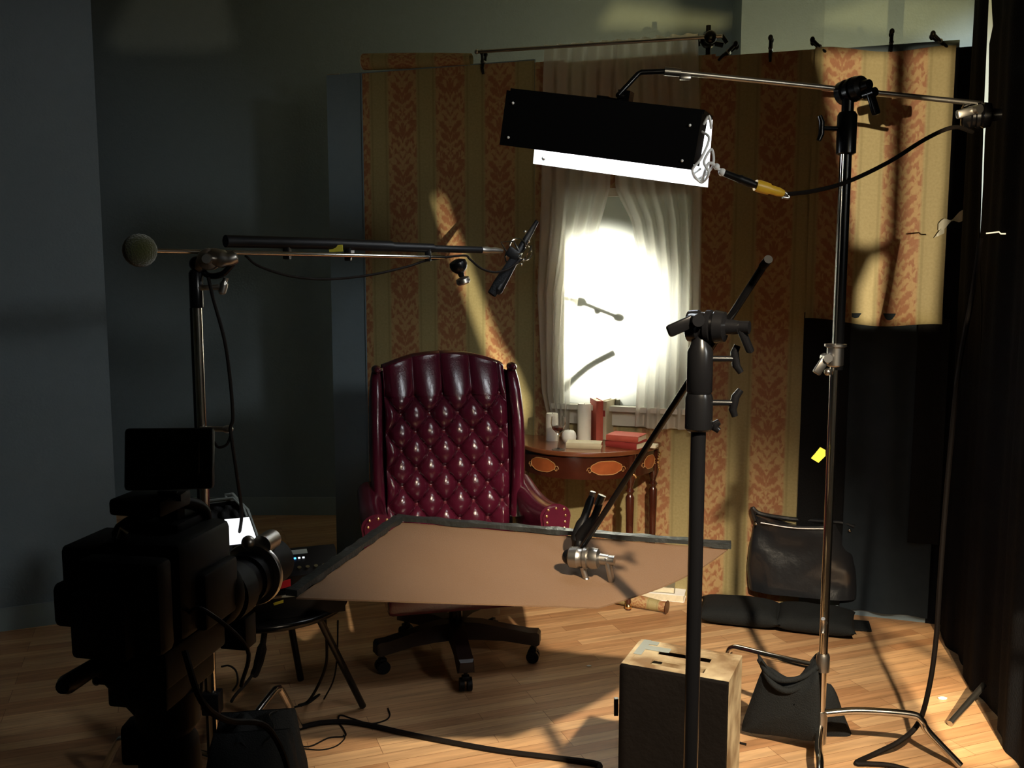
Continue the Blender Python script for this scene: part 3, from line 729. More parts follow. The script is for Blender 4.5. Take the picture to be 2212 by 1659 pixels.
# ------------------------------------------------------------------ the brown card
c_bl, c_br = atz(868, 1128, .80), atz(1572, 1186, .775)
c_fr, c_fl = atz(1292, 1312, .745), atz(640, 1291, .79)
cn = (c_bl+c_br+c_fr+c_fl)/4
t = thing('bounce_card', 'brown card on a black edged frame held level in front of the armchair', 'card', cn)
def cardf(u, v):   # u left-right, v front-back
    f = c_fl.lerp(c_fr, u); b = c_bl.lerp(c_br, u)
    p = f.lerp(b, v); p = p + (c_br-c_fr).normalized()*0
    p.z -= .018*math.sin(PI*clamp(u))*math.sin(PI*clamp(v)) - .0
    # bowed front-right edge
    p += (c_fr-c_bl).normalized()*.035*math.sin(PI*v)*u**3
    return p
G().surf(cardf, 24, 16, thick=.004).build('card', 'card_brown', t)
def strip(a, b, w, h, up=.004):
    d = (b-a).normalized(); n = V((0, 0, 1)); sd = d.cross(n).normalized()
    g = G(); N = 24; rings = []
    for i in range(N+1):
        p = a.lerp(b, i/N); j = .003*math.sin(i*1.7)
        rings.append([p+sd*(-w/2+j)+n*up, p+sd*(w/2+j)+n*(up+.002*math.sin(i)), p+sd*(w/2)+n*(up+h), p+sd*(-w/2)+n*(up+h+.002*math.cos(i*2.1))])
    return g.loops(rings)
strip(c_bl-(c_br-c_bl).normalized()*.02+V((0, .01, 0)), c_br+(c_br-c_bl).normalized()*.012+V((0, .01, 0)), .034, .014).build('back_edge_tape', 'tape_black', t, ang=70)
strip(c_fl+V((-.012, 0, 0)), c_bl+V((-.012, 0, 0)), .032, .016).build('side_edge_tape', 'tape_black', t, ang=70)
# clamp holding the card
q = aty(1262, 1205, 2.55)
t = thing('grip_clamp', 'silver grip head with a lever clamping the brown card to the slanting arm', 'clamp', q)
gripdisc(t, q, (1, -.35, .05), m='dull_metal', r=.030, name='disc')
handle(t, q+V((.062, -.022, 0)), (1, -.35, 0), (.22, 0, -1), .075, 'dull_metal', 'lever')
g = G(); g.ball(aty(1232, 1203, 2.57), .024, (1, 1, .95)); g.cyl(aty(1232, 1203, 2.57), q, .014); g.build('knuckle', 'black_metal', t)
g = G(); g.cyl(aty(1258, 1225, 2.55), aty(1266, 1250, 2.55), .008); g.ball(aty(1266, 1252, 2.55), .010); g.build('pin', 'dull_metal', t)
jb = aty(1245, 1165, 2.70)
t = thing('spring_clamp', 'large dark spring clamp with shiny handle ends pinching the card back edge', 'clamp', jb)
g = G(); g.tube([jb+V((0, .02, -.03)), jb, aty(1262, 1120, 2.72), aty(1279, 1070, 2.74)], [.012, .018, .012, .008], smooth=4, seg=10); g.build('jaw', 'black_plastic', t)
g = G(); g.tube([jb+V((.01, -.03, -.03)), jb+V((.01, -.01, .01)), aty(1282, 1120, 2.66), aty(1300, 1072, 2.66)], [.012, .016, .011, .010], smooth=4, seg=10); g.build('jaw', 'black_plastic', t)
G().cyl(aty(1278, 1075, 2.74), aty(1281, 1062, 2.74), .009).build('handle_tip', 'dull_metal', t)
G().cyl(aty(1292, 1092, 2.66), aty(1301, 1070, 2.66), .012).build('handle_tip', 'chrome', t)
# second crossing rod seen low on the card
# ------------------------------------------------------------------ armchair
ch = thing('wing_armchair', 'oxblood leather button tufted wing armchair on a swivel base', 'armchair', (-.235, 3.80, 0), R(13.5), local=True)
BW = .262; PX = .1235; PZ = .152
def back_pt(u, v):
    if v > .93:
        k = (v-.93)/.07; p = back_in(u, 1.0)
        return V((p.x, p.y+.075*math.sin(k*PI/2), p.z+.016*math.sin(k*PI*.8)-.02*k*k))
    return back_in(u, v/.93)
def back_in(u, v):
    x = (u-.5)*2*BW; arch = .052*(1-(abs(x)/BW)**2.2)
    z = .42 + (1.195+arch-.42)*v
    zf = 1.08
    # diamond tufting; first button row at zf
    dz = (zf-z)/PZ; dx = (x+.012)/PX
    if dz > 0:
        p_, q_ = dx+dz, dx-dz
        h = (abs(math.sin(PI*p_/1.0))*abs(math.sin(PI*q_/1.0)))**.36
        h = h*.040
        # deep button dimples
        du = min(math.hypot((dx-round(dx*2)/2)*PX, 0), 9)
        i2 = round(dz*2); off = (i2 % 2)*.5; bx = round(dx-off)+off
        dd = math.hypot((dx-bx)*PX, (dz-i2/2)*PZ)
        h -= .018*math.exp(-(dd/.017)**2)
    else:
        k = clamp(1+dz*.0+((z-zf)/.17)*-.25, .5, 1)
        cr = abs(math.sin(PI*dx))**.36
        blend = clamp(-dz*1.1)
        h = .040*((1-blend)*cr + blend*(cr*.55+.45))
        bx = round(dx); dd = math.hypot((dx-bx)*PX, dz*PZ); h -= .018*math.exp(-(dd/.017)**2)
    ef = clamp((BW-abs(x))/.03); h *= .35+.65*ef**.6
    roll = clamp((z-1.03)/.21)
    y = .165 + .075*v - h - .030*math.sin(PI*clamp(v*1.02)) + .060*roll**1.5 + .02*(abs(x)/BW)**2*-1
    return V((x, y, z+.008*roll))
G().surf(back_pt, 176, 280, thick=-.0).build('backrest', 'leather', ch, ang=80, fixn=False)
# outer back shell
def outline(x):  return 1.195+.052*(1-(abs(x)/.29)**2.2)
g = G()
def shell(u, v):
    x = (u-.5)*.60; z = .40+(outline(x)-.02-.40)*v
    return V((x, .255+.05*v-.03*abs(2*u-1)**3, z))
g.surf(shell, 30, 30)
g.build('back_shell', 'leather', ch, ang=80)
# buttons
bmat = 'button_leather'
for i in range(8):
    dz = i*.5; z = 1.08-dz*PZ
    if z < .52: break
    off = (i % 2)*.5
    for k in range(-3, 4):
        x = (k+off)*PX-.012
        if abs(x) > BW-.02: continue
        v = (z-.42)/(1.195+.052*(1-(abs(x)/BW)**2.2)-.42)
        p = back_in(.5+x/(2*BW), v)
        G().ball(p+V((0, -.006, 0)), .0115, (1, .55, 1), seg=10).build('button', bmat, ch)
# wings
for sg in (-1, 1):
    def wing(u, v, sg=sg):
        a = 2*PI*u; z = .56+.655*v
        cx = sg*(.292+.012*math.sin(PI*v)); dep = .135+.03*math.sin(PI*v)-.05*v**4; cy = .235+.05*v-dep/2
        ca, sa = math.cos(a), math.sin(a)
        rx = .026+.008*clamp(-sa)
        top = (1-v**14*.6); bot = 1
        return V((cx+rx*math.copysign(abs(ca)**.8, ca)*top, cy+dep/2*sa*top, z-.014*(1-top)))
    g = G(); g.surf(wing, 28, 40)
    g.ball((sg*.292, .215, 1.198), .023, (.9, 2.3, .8))
    bmesh.ops.remove_doubles(g.bm, verts=g.bm.verts[:], dist=.0004)
    g.build('wing', 'leather', ch, ang=80)
    # arm
    ax = sg*.335
    rings = []
    for i in range(15):
        f = i/14; y = .20-.50*f; zt = .725-.03*math.sin(PI*f)-.015*f; w = .048+.014*f
        ring = []
        for k in range(24):
            a = 2*PI*k/24; ca, sa = math.cos(a), math.sin(a)
            if sa > 0: xx, zz = w*ca, zt-.05+.05*sa
            else:
                xx = w*ca*(1-.35*min(1, -sa*1.3)); zz = zt-.05+.27*sa
            ring.append(V((ax+sg*.008*f+xx, y, zz)))
        rings.append(ring)
    G().loops(rings).build('armrest', 'leather', ch, ang=80)
    # carved front scroll with nailheads
    g = G(); yf = -.302
    ring = [V((ax+sg*.008+(.052*math.cos(a)*(1 if math.sin(a) > 0 else 1-.40*min(1, -math.sin(a)*1.3))), yf, .655+(.045 if math.sin(a) > 0 else .235)*math.sin(a))) for a in [2*PI*k/24 for k in range(24)]]
    g.loops([ring, [p_+V((0, -.008, 0)) for p_ in ring]])
    fr = g.build('arm_front', 'leather', ch)
    for k in range(9):
        for sx in (-1, 1):
            zz = .655+.035-.025*k; xx = ax+sg*.008+sx*(.040-.0020*k)*(1 if k > 0 else .8)
            G().ball((xx, yf-.010, zz), .0055, (1, .6, 1), seg=8).build('nailhead', 'brass', fr)
    G().ball((ax+sg*.008, yf-.010, .695), .0055, (1, .6, 1), seg=8).build('nailhead', 'brass', fr)
# seat
def cushion(g, cx, cy, cz, w, d, h, r=.04):
    g.box((cx, cy, cz), (w, d, h), bev=r); return g
cushion(G(), 0, -.04, .465, .54, .50, .12).build('seat_cushion', 'leather', ch)
cushion(G(), 0, -.03, .36, .62, .52, .12, .02).build('seat_rail', 'leather', ch)
g = G(); g.lathe([(.09, .30), (.09, .285), (.03, .27), (.028, .15), (.045, .14), (.05, .10), (.02, .09)], (0, 0, 0)); g.build('swivel_post', 'black_metal', ch)
for k in range(5):
    a = R(-90+72*k-13.5+10); d = V((math.cos(a), math.sin(a), 0)); sd = V((-d.y, d.x, 0))
    g = G(); rings = []
    for f, zt, zb, w in ((0, .165, .09, .036), (.25, .165, .095, .034), (.55, .150, .095, .032), (.85, .135, .085, .034), (.97, .135, .08, .034), (1.0, .125, .085, .028)):
        p = d*(.02+.335*f); rings.append([p-sd*w+V((0, 0, zb)), p+sd*w+V((0, 0, zb)), p+sd*w*.85+V((0, 0, zt)), p-sd*w*.85+V((0, 0, zt))])
    lg = g.loops(rings).build('base_leg', 'chair_wood', ch)
    c = d*.325
    g = G(); g.cyl(c+V((0, 0, .05)), c+V((0, 0, .085)), .008); g.box(c+V((0, 0, .052)), (.03, .03, .02), Matrix.Rotation(a, 3, 'Z'), bev=.004)
    for sx in (-1, 1):
        g.cyl(c+sd*sx*.006+V((0, 0, .027)), c+sd*sx*.024+V((0, 0, .027)), .026)
    g.build('caster', 'black_plastic', lg)

# ------------------------------------------------------------------ demilune table
TP = wf(1.305, 0, .05)
tb = thing('half_round_table', 'glossy inlaid half round side table with gilt mounts under the window', 'side table', TP, WANG, local=True)
TZ = .78; TA, TB = .366, .40
def half(a, b, z, n=40): return [V((a*math.cos(t_), -b*math.sin(t_), z)) for t_ in [PI*k/n for k in range(n+1)]]
g = G(); h0 = half(TA, TB, TZ-.022); g.prism(h0, (0, 0, .022)); g.build('tabletop', 'table_top_wood', tb, bevel=.005, ang=30)
g = G(); h1 = half(TA-.018, TB-.018, TZ-.13); g.prism(h1, (0, 0, .108)); g.build('apron', 'table_wood', tb, ang=30)
def apron_pt(t_, z, off=.002): return V(((TA-.018+off)*math.cos(t_), -(TB-.018+off)*math.sin(t_), z))
def plaque(tc, wt, hz, name='inlay_panel'):
    g = G(); ps = []
    for k in range(36):
        a = 2*PI*k/36; rr = 1+.07*math.cos(4*a)
        cx = math.copysign(abs(math.cos(a))**.55, math.cos(a))*rr; sx_ = math.copysign(abs(math.sin(a))**.7, math.sin(a))*rr
        ps.append((tc+wt*cx, TZ-.076+hz*sx_))
    rings = [[apron_pt(tc+(t_-tc)*k, TZ-.076+(z-TZ+.076)*k, .0025) for t_, z in ps] for k in (1, .6, .2)]
    g.loops(rings, cap=False); g.bm.faces.new([v for v in g.bm.verts[-36:]])
    ob = g.build(name, 'inlay', tb)
    G().tube([apron_pt(t_, z, .003) for t_, z in ps]+[apron_pt(*ps[0], .003)], .0017, seg=6).build('inlay_border', 'inlay_line', ob)
    for e in (-1, 1):
        pts = [apron_pt(tc+e*(wt+.03+.035*math.cos(q_)*(1-q_/9)), TZ-.088+.018*math.sin(q_)*(1-q_/9), .003) for q_ in [i*.5 for i in range(15)]]
        G().tube(pts, .0016, seg=6).build('inlay_scroll', 'inlay_line', ob)
for tc, wt in ((PI*.335, .20), (PI*.625, .20), (PI*.10, .13), (PI*.90, .13)): plaque(tc, wt, .030)
LEGP = [(PI*.215), (PI*.79), (PI*.03), (PI*.97)]
for t_ in LEGP:
    c = apron_pt(t_, 0, -.012)
    prof = [(.0, .0), (.014, .002), (.016, .014), (.010, .03), (.014, .04), (.011, .06), (.014, .12), (.016, .14), (.022, .15), (.022, .17), (.014, .18), (.013, .20), (.018, .40), (.021, .55), (.013, .565), (.022, .58), (.012, .595), (.016, .61), (.026, .64), (.026, .78-.022)]
    lg = G().lathe(prof, c, seg=16).build('leg', 'table_wood', tb)
    o_ = V((math.cos(t_)*TA, -math.sin(t_)*TB, 0)).normalized()
    g = G()
    for k in range(9):
        a = k*.8; s_ = V((-o_.y, o_.x, 0))
        g.ball(c+o_*.026+s_*.012*math.cos(a)+V((0, 0, TZ-.05-.010*k+.008*math.sin(a))), .0075, seg=8)
    g.build('gilt_mount', 'gilt', lg)
    G().ball(c+V((0, 0, .150)), .024, (1, 1, .9)).build('gilt_collar', 'gilt', lg)
    G().ball(c+V((0, 0, .016)), .017).build('gilt_foot', 'gilt', lg)
# low curved stretcher
g = G(); P_ = [apron_pt(t_, .055, -.012) for t_ in LEGP]
for t0, t1 in ((LEGP[2], LEGP[0]), (LEGP[0], LEGP[1]), (LEGP[1], LEGP[3])):
    a_, b_ = apron_pt(t0, .05, -.012), apron_pt(t1, .05, -.012); mid = (a_+b_)/2*(.35 if t0 == LEGP[0] else .7); mid.z = .05
    g.tube([a_, a_.lerp(mid, .4)+V((0, 0, 0)), mid, b_.lerp(mid, .4), b_], .009, smooth=8, seg=8)
g.build('stretcher', 'gilt', tb)

# things on the table
def candle(px, py, r, h, lab, m='wax', rnd=False):
    p = atz(px, py, TZ)
    t = thing('candle', lab, 'candle', p)
    if rnd: G().lathe([(.0, 0), (r*.6, 0), (r*.95, r*.45), (r, r*.9), (r*.9, r*1.4), (r*.62, r*1.72), (r*.3, r*1.8), (0, r*1.75)], p).build('wax_body', m, t)
    else: G().lathe([(0, 0), (r, 0), (r, h-.006), (r*.93, h), (r*.7, h-.004), (r*.4, h-.008), (0, h-.009)], p).build('wax_body', m, t)
    hh = (r*1.75 if rnd else h-.010)
    G().cyl(p+V((0, 0, hh)), p+V((.002, 0, hh+.012)), .0012, seg=6).build('wick', 'rubber', t)
candle(1192, 951, .030, .135, 'medium pillar candle at the left, behind the wine glass')
candle(1262, 949, .034, .180, 'tallest cream pillar candle beside the upright books')
candle(1229, 957, .036, 0, 'round white ball candle between the two pillar candles', 'white_wax', True)
p = atz(1206, 971, TZ)
t = thing('wine_glass', 'small stemmed glass with a little dark wine at the table edge', 'glass', p)
G().lathe([(0, 0), (.030, 0), (.031, .002), (.006, .006), (.0035, .012), (.0035, .065), (.008, .075), (.030, .100), (.036, .125), (.033, .155), (.0315, .155), (.0345, .125), (.0285, .101), (.004, .080), (0, .079)], p, seg=28).build('bowl', 'glass', t)
G().lathe([(0, .081), (.004, .0815), (.026, .0985), (.030, .108), (0, .108)], p, seg=24).build('wine', 'wine', t)

def book(lab, c, rot, w, d, h, m, group=None, upright=False, title=False):
    """w spine length, d depth, h thickness; lying flat in local space, spine towards -y"""
    t = thing('book', lab, 'book', c, 0, group, local=True)
    t.rotation_euler = rot
    g = G(); b = .0022
    g.box((0, 0, b/2), (w, d, b)); g.box((0, 0, h-b/2), (w, d, b))
    N = 8; g.loops([[V((x, -d/2-.004*math.sin(PI*k/N), h*k/N)) for k in range(N+1)]+[V((x, -d/2+.002, h*(N-k)/N)) for k in range(N+1)] for x in (-w/2, w/2)])
    g.build('cover', m, t)
    G().box((0, .002, h/2), (w-.008, d-.006, h-2*b)).build('pages', 'pages', t, smooth=False)
    if title:
        G().box((title, -d/2-.0045, h/2), (.03, .001, h*.6)).build('spine_label', 'dark_red_cover', t, smooth=False)
    return t
bg = 'old books on the half round table'
# upright: rotate so that spine length is vertical
def upr(rz): return (Matrix.Rotation(rz, 4, 'Z') @ Matrix.Rotation(R(-90), 4, 'Y')).to_euler()
p = atz(1292, 951, TZ); book('red upright book leaning against the cream upright one, spine forward', p+V((.012, .06, .098)), upr(R(10)), .196, .125, .034, 'red_cover', bg)
p = atz(1318, 951, TZ); book('cream upright book with a red spine label beside the red one', p+V((.012, .055, .098)), upr(R(-30)), .192, .125, .028, 'cream_cover', bg, title=.035)
p = atz(1337, 946, TZ); book('olive upright book at the right of the upright pair, cover showing', p+V((.030, .060, .096)), upr(R(-38)), .188, .12, .018, 'olive_cover', bg)
p = atz(1262, 966, TZ); book('pale closed book lying flat at the front edge of the table', p+V((0, 0, .0005)), (0, 0, R(-10)), .165, .085, .026, 'cream_cover', bg)
p = atz(1352, 965, TZ); book('dark red book lying flat, lower of the stack of two', p+V((0.01, .01, .0005)), (0, 0, R(-38)), .17, .125, .030, 'dark_red_cover', bg)
book('orange red book lying flat, upper of the stack of two', p+V((.005, .015, .0315)), (0, 0, R(-28)), .16, .12, .028, 'red_cover', bg)
p = atz(1397, 968, TZ)
tag(G().box(p+V((.01, .03, .008)), (.09, .05, .016), Matrix.Rotation(R(-25), 3, 'Z'), bev=.003).build('folded_paper', 'pages', loc=p), 'folded pale paper beside the stacked red books', 'paper')

# ------------------------------------------------------------------ things on the floor by the wall
a = atz(1375, 1298, .035); b = atz(1440, 1312, .03)
t = thing('wallpaper_roll', 'short roll of patterned paper on the floor beside the table leg', 'wallpaper roll', a)
a2 = a-(b-a)*1.2
g = G(); rolluv(g, a2, b+(b-a)*.0, .034); g.build('paper', 'wallpaper', t)
G().lathe([(.004, 0), (.033, 0), (.033, .003), (.004, .003)], b, (b-a)).build('roll_end', 'table_wood', t)
p = atz(1440, 1295, 0)
book('thin grey book lying on the floor behind the paper roll, lower one', V((p.x-.02, p.y+.05, .001)), (0, 0, R(165)), .24, .14, .035, 'white_paper', 'books on the floor by the wall')
book('dull tan book on top of the grey book on the floor', V((p.x-.05, p.y+.06, .037)), (0, 0, R(168)), .20, .12, .03, 'olive_cover', 'books on the floor by the wall')
p = atz(1532, 1302, 0)
g = G(); g.surf(lambda u, v: p+V((-.05+.09*u, .0+.06*v, .012+.03*math.sin(PI*u)*(1-v*.5)+.006*math.sin(9*u))), 10, 6, thick=.001)
tag(g.build('paper_scrap', 'wallpaper', loc=p), 'curled scrap of wallpaper on the floor by the black sandbag', 'paper')

# flat saddle sandbags and leather bag
def pillow(name, parent, c, w, d, h, rz, m, seed=0, loc=None):
    rot = Matrix.Rotation(rz, 3, 'Z'); c = V(c); g = G()
    for sgn in (1, -1):
        def fn(u, v, sgn=sgn):
            x, y = (u-.5)*2, (v-.5)*2
            e = max(0, (1-x**4)*(1-y**4))**.5
            zz = h/2 + sgn*h/2*e*(1+.15*noise.noise(V((x*2+seed, y*2, sgn)))) if sgn > 0 else h/2 - h/2*e*.96
            cx = 1+.06*(abs(y)**3); cy = 1+.06*(abs(x)**3)
            return c+rot @ V((x*w/2*cx, y*d/2*cy, zz+.002))
        g.surf(fn, 26, 20)
    bmesh.ops.remove_doubles(g.bm, verts=g.bm.verts[:], dist=.0003)
    return g.build(name, m, parent, loc=loc, ang=80)
p = atz(1680, 1345, 0)
t = thing('sandbag', 'flat two lobed black sandbag on the floor beneath the leather bag', 'sandbag', p)
pillow('bag', t, p+V((-.17, .03, 0)), .35, .26, .09, R(-17), 'bag_cloth', 1)
pillow('bag', t, p+V((.15, -.065, 0)), .33, .27, .085, R(-19), 'bag_cloth', 4)
G().box(p+V((-.01, -.02, .055)), (.05, .22, .006), Matrix.Rotation(R(-18), 3, 'Z')).build('seam_strap', 'bag_cloth', t)
p2 = atz(1850, 1358, 0)
g = G(); g.box(p2+V((0, .03, .006)), (.14, .12, .010), Matrix.Rotation(R(-15), 3, 'Z'), bev=.003)
tag(g.build('fabric_flap', 'bag_cloth', loc=p2), 'small black fabric flap on the floor right of the flat sandbag', 'cloth')
p = atz(1735, 1320, 0); bp = V((p.x, p.y+.03, .085))
t = thing('leather_bag', 'shiny black leather shoulder bag standing on the flat sandbag', 'bag', bp)
rz = Matrix.Rotation(R(-16), 3, 'Z')
def bagf(u, v):
    a = 2*PI*u; ca, sa = math.cos(a), math.sin(a)
    w = .245-.02*v+.012*math.sin(v*5); d = .085*(1-.55*v)+.012*noise.noise(V((ca*2, v*3, 5)))
    x = math.copysign(abs(ca)**.45, ca)*w; y = math.copysign(abs(sa)**.7, sa)*d
    zz = .345*v + .018*(abs(x)/.24)**2*(v > .5) - .015*math.cos(x*9)*v
    return bp+rz @ V((x-.02*v, y+.014*noise.noise(V((x*9, zz*7, 2))), zz))
g = G(); g.surf(bagf, 48, 24)
g.surf(lambda u, v: bagf(u, 0)*v+(bp)*(1-v), 48, 3); g.surf(lambda u, v: bagf(u, 1)*v+(bp+V((0, 0, .32)))*(1-v), 48, 3)
bmesh.ops.remove_doubles(g.bm, verts=g.bm.verts[:], dist=.0004)
g.build('body', 'bag_leather', t, ang=80)
g = G()
for k in range(2):
    off = -.03 if k == 0 else .03
    g.tube([bp+rz @ V((-.225, off, .34)), bp+rz @ V((-.24, off, .40)), bp+rz @ V((-.20, off, .375)), bp+rz @ V((-.05, off+.02, .355)), bp+rz @ V((.15, off, .36)), bp+rz @ V((.22, off, .345))], .010, smooth=6, seg=8)
g.build('shoulder_strap', 'bag_leather', t)
G().tube([bp+rz @ V((-.20, -.045, .335)), bp+rz @ V((-.05, -.052, .322)), bp+rz @ V((.12, -.05, .33))], .004, smooth=5, seg=6).build('zip', 'dull_metal', t)
for x in (-.22, .20): G().ball(bp+rz @ V((x, -.05, .33)), .008).build('ring', 'chrome', t)

# ------------------------------------------------------------------ apple box
ABH = .508
q1 = atz(1338, 1437, ABH); q2 = atz(1371, 1378, ABH); q4 = atz(1572, 1478, ABH)
ux = (q4-q1); ux.z = 0; bwid = ux.length; ux.normalize(); uy = V((-ux.y, ux.x, 0)); bdep = (q2-q1).length
ab = thing('apple_box', 'worn wooden apple box, front coloured dark for shade, standing on end in the foreground', 'box', V((q1.x, q1.y, 0)))
def bf(x, y, z): return V((q1.x, q1.y, 0))+ux*x+uy*y+V((0, 0, z))
def bbox(g, x0, x1, y0, y1, z0, z1): g.prism([bf(x0, y0, z0), bf(x1, y0, z0), bf(x1, y1, z0), bf(x0, y1, z0)], (0, 0, z1-z0)); return g
TK = .018
bbox(G(), 0, bwid, 0, TK, 0, ABH).build('front_panel', 'box_front_shade', ab, smooth=False, bevel=.002)
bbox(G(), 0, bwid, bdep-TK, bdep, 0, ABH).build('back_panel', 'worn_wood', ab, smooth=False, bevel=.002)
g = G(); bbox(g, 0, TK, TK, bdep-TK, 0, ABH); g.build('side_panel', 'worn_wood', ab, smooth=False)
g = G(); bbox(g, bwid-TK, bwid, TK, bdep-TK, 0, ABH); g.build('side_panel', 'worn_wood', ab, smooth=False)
# top end with two hand slots
g = G(); s0, s1 = .075, bwid-.075; ys = [TK, bdep*.22, bdep*.40, bdep*.58, bdep*.76, bdep-TK]; TK2 = .006
bbox(g, TK, s0, TK, bdep-TK, ABH-TK2, ABH-.001); bbox(g, s1, bwid-TK, TK, bdep-TK, ABH-TK2, ABH-.001)
for y0, y1 in ((ys[0], ys[1]), (ys[2], ys[3]), (ys[4], ys[5])): bbox(g, s0, s1, y0, y1, ABH-TK2, ABH-.001)
g.build('top_end', 'worn_wood', ab, smooth=False)
bbox(G(), TK, bwid-TK, TK, bdep-TK, .0, TK).build('bottom_end', 'worn_wood', ab, smooth=False)
g = G(); bbox(g, .012, .035, bdep*.45, bdep*.99, ABH, ABH+.0012); bbox(g, .035, .105, bdep*.66, bdep*.80, ABH, ABH+.0014); bbox(g, .035, .06, bdep*.85, bdep*.97, ABH, ABH+.0013)
g.build('tape', 'grey_edge', ab, smooth=False)
G().box(bf(-.008, .0, .385), (.012, .012, .05)).build('latch', 'black_metal', ab)

# ------------------------------------------------------------------ left boom stand with microphone
BX, BY = -.915, 2.75
bs = thing('boom_stand', 'chrome and black stand on the left carrying the long microphone boom', 'stand', (BX, BY, 0))
zh = aty(445, 590, BY).z; zs = aty(443, 665, BY).z
G().cyl((BX, BY, .07), (BX, BY, zs), .0145).build('pole', 'chrome', bs)
G().cyl((BX-.008, BY+.004, .07), (BX-.008, BY+.004, zs), .0145).build('pole_back', 'black_metal', bs)
G().lathe([(.019, 0), (.020, .003), (.020, zh-zs), (.014, zh-zs+.01)], (BX, BY, zs)).build('riser', 'black_metal', bs)
hb = aty(452, 560, BY)
gripdisc(bs, hb+V((0, 0, 0)), (.2, -1, 0), 'dull_metal', .032)
g = G(); g.tube([aty(428, 575, BY), aty(455, 556, BY-.02), aty(490, 560, BY-.03), aty(512, 553, BY-.02)], [.020, .026, .020, .010], smooth=5, seg=12); g.build('boom_clamp', 'dull_metal', bs)
g = G(); g.ball(aty(425, 570, BY), .022); g.tube([aty(430, 575, BY), aty(450, 595, BY), aty(480, 592, BY-.02), aty(502, 570, BY-.02)], .009, smooth=5); g.build('boom_clamp_arm', 'black_metal', bs)
tk = aty(462, 622, BY)
g = G(); g.cyl((BX, BY-.01, tk.z), aty(478, 620, BY), .008); g.tube([aty(488, 600, BY), aty(484, 612, BY), aty(482, 622, BY), aty(478, 636, BY)], [.008, .012, .012, .006], smooth=3); g.build('knob', 'dull_metal', bs)
leg(bs, [(BX, BY, .085), (-.87, 2.88, .13), (-.815, 3.04, .185), (-.80, 3.08, .19), (-.788, 3.10, .165), (-.748, 3.165, .012)])
leg(bs, [(BX, BY, .12), (-1.08, 2.78, .15), (-1.20, 2.80, .155), (-1.24, 2.81, .13), (-1.30, 2.82, .012)])
leg(bs, [(BX, BY, .10), (-.86, 2.62, .13), (-.80, 2.50, .14), (-.78, 2.46, .11), (-.75, 2.40, .012)])
g = G(); g.box((BX, BY, .30), (.055, .05, .07), bev=.006); g.build('leg_lock', 'black_plastic', bs)
# boom rod, ball
bA = aty(302, 541, 2.62); bB = aty(1000, 556, 3.45)
def along(px, py): # point over the boom line at a given pixel
    f = (px-302)/(1000-302); Y = 2.62+(3.45-2.62)*clamp(f, -.2, 1.4); return aty(px, py, Y)
bm = thing('microphone_boom', 'chrome boom rod strapped under a black telescopic pole, reaching over the armchair', 'boom', bA)
G().cyl(bA, along(960, 556), .0068, seg=12).build('rod', 'chrome', bm)
g = G(); pl = [along(487, 521), along(700, 526), along(845, 532), along(846, 533), along(935, 536), along(936, 537), along(1040, 540)]
g.tube(pl, [.0185, .0185, .0185, .016, .016, .0125, .0125], seg=16); g.build('telescopic_pole', 'black_plastic', bm)
g = G(); g.tube([along(1040, 540), along(1052, 541), along(1060, 541), along(1068, 541), along(1085, 542)], [.012, .015, .011, .013, .008], seg=14); g.build('pole_tip', 'dull_metal', bm)
for px, py, in ((620, 545), (752, 549), (925, 551)):
    c = along(px, py); G().box(c, (.022, .03, .045), bev=.004).build('strap', 'black_plastic', bm)
c = along(728, 537); G().box(c+V((0, -.019, 0)), (.045, .003, .022), Matrix.Rotation(R(-3), 3, 'Y')).build('yellow_label', 'yellow_tape', bm)
c = along(763, 547); G().box(c+V((0, -.016, 0)), (.012, .004, .018)).build('white_tag', 'white_paper', bm)
o = G().ball(bA, .046, seg=24).build('tennis_ball', 'ball_felt', bm); tag(o, 'olive yellow ball pushed on the rod end')
# hanging clamp
c = along(990, 572); c2 = along(1000, 605)
t = thing('ball_clamp', 'metal stud clamp hanging under the boom near the microphone', 'clamp', c)
ax_ = (c2-c).normalized()
G().lathe([(.012, -.02), (.030, -.012), (.033, 0), (.030, .014), (.022, .024), (.012, .032), (.010, .045)], c, ax_).build('body', 'black_metal', t)
G().lathe([(.010, 0), (.024, .004), (.026, .018), (.022, .024), (.009, .025), (.008, .018)], c+ax_*.048, ax_).build('stud_disc', 'dull_metal', t)
# microphone and shock mount
mY = 3.60
t = thing('microphone', 'black shotgun microphone in a wire shock mount pointing down at the chair', 'microphone', aty(1110, 550, mY))
g = G(); g.tube([aty(1072, 634, mY-.05), aty(1075, 628, mY-.05), aty(1108, 565, mY), aty(1135, 520, mY+.03), aty(1160, 478, mY+.06)], [.012, .0185, .0185, .013, .008], seg=16); g.build('body', 'black_plastic', t)
g = G(); g.tube([aty(1062, 636, mY-.05), aty(1078, 612, mY-.04), aty(1110, 562, mY-.0)], [.017, .021, .018], seg=16); g.build('windscreen', 'black_cloth', t)
g = G()
g.tube([aty(1096, 548, mY), aty(1082, 523, mY), aty(1110, 521, mY), aty(1114, 530, mY), aty(1120, 540, mY)], .0035, seg=6)
g.tube([aty(1148, 530, mY), aty(1146, 540, mY), aty(1132, 562, mY), aty(1130, 566, mY)], .0035, seg=6)
for px, py in ((1118, 532), (1132, 545), (1108, 556)):
    c = aty(px, py, mY); g.tube([c+V((.03*math.cos(a), .03*math.sin(a)*.6, .03*math.sin(a))) for a in [2*PI*k/14 for k in range(15)]], .003, seg=6)
for px, py in ((1134, 500), (1142, 521), (1130, 561), (1126, 571)): g.ball(aty(px, py, mY-.02), .006, seg=8)
g.build('shock_mount', 'chrome', t)
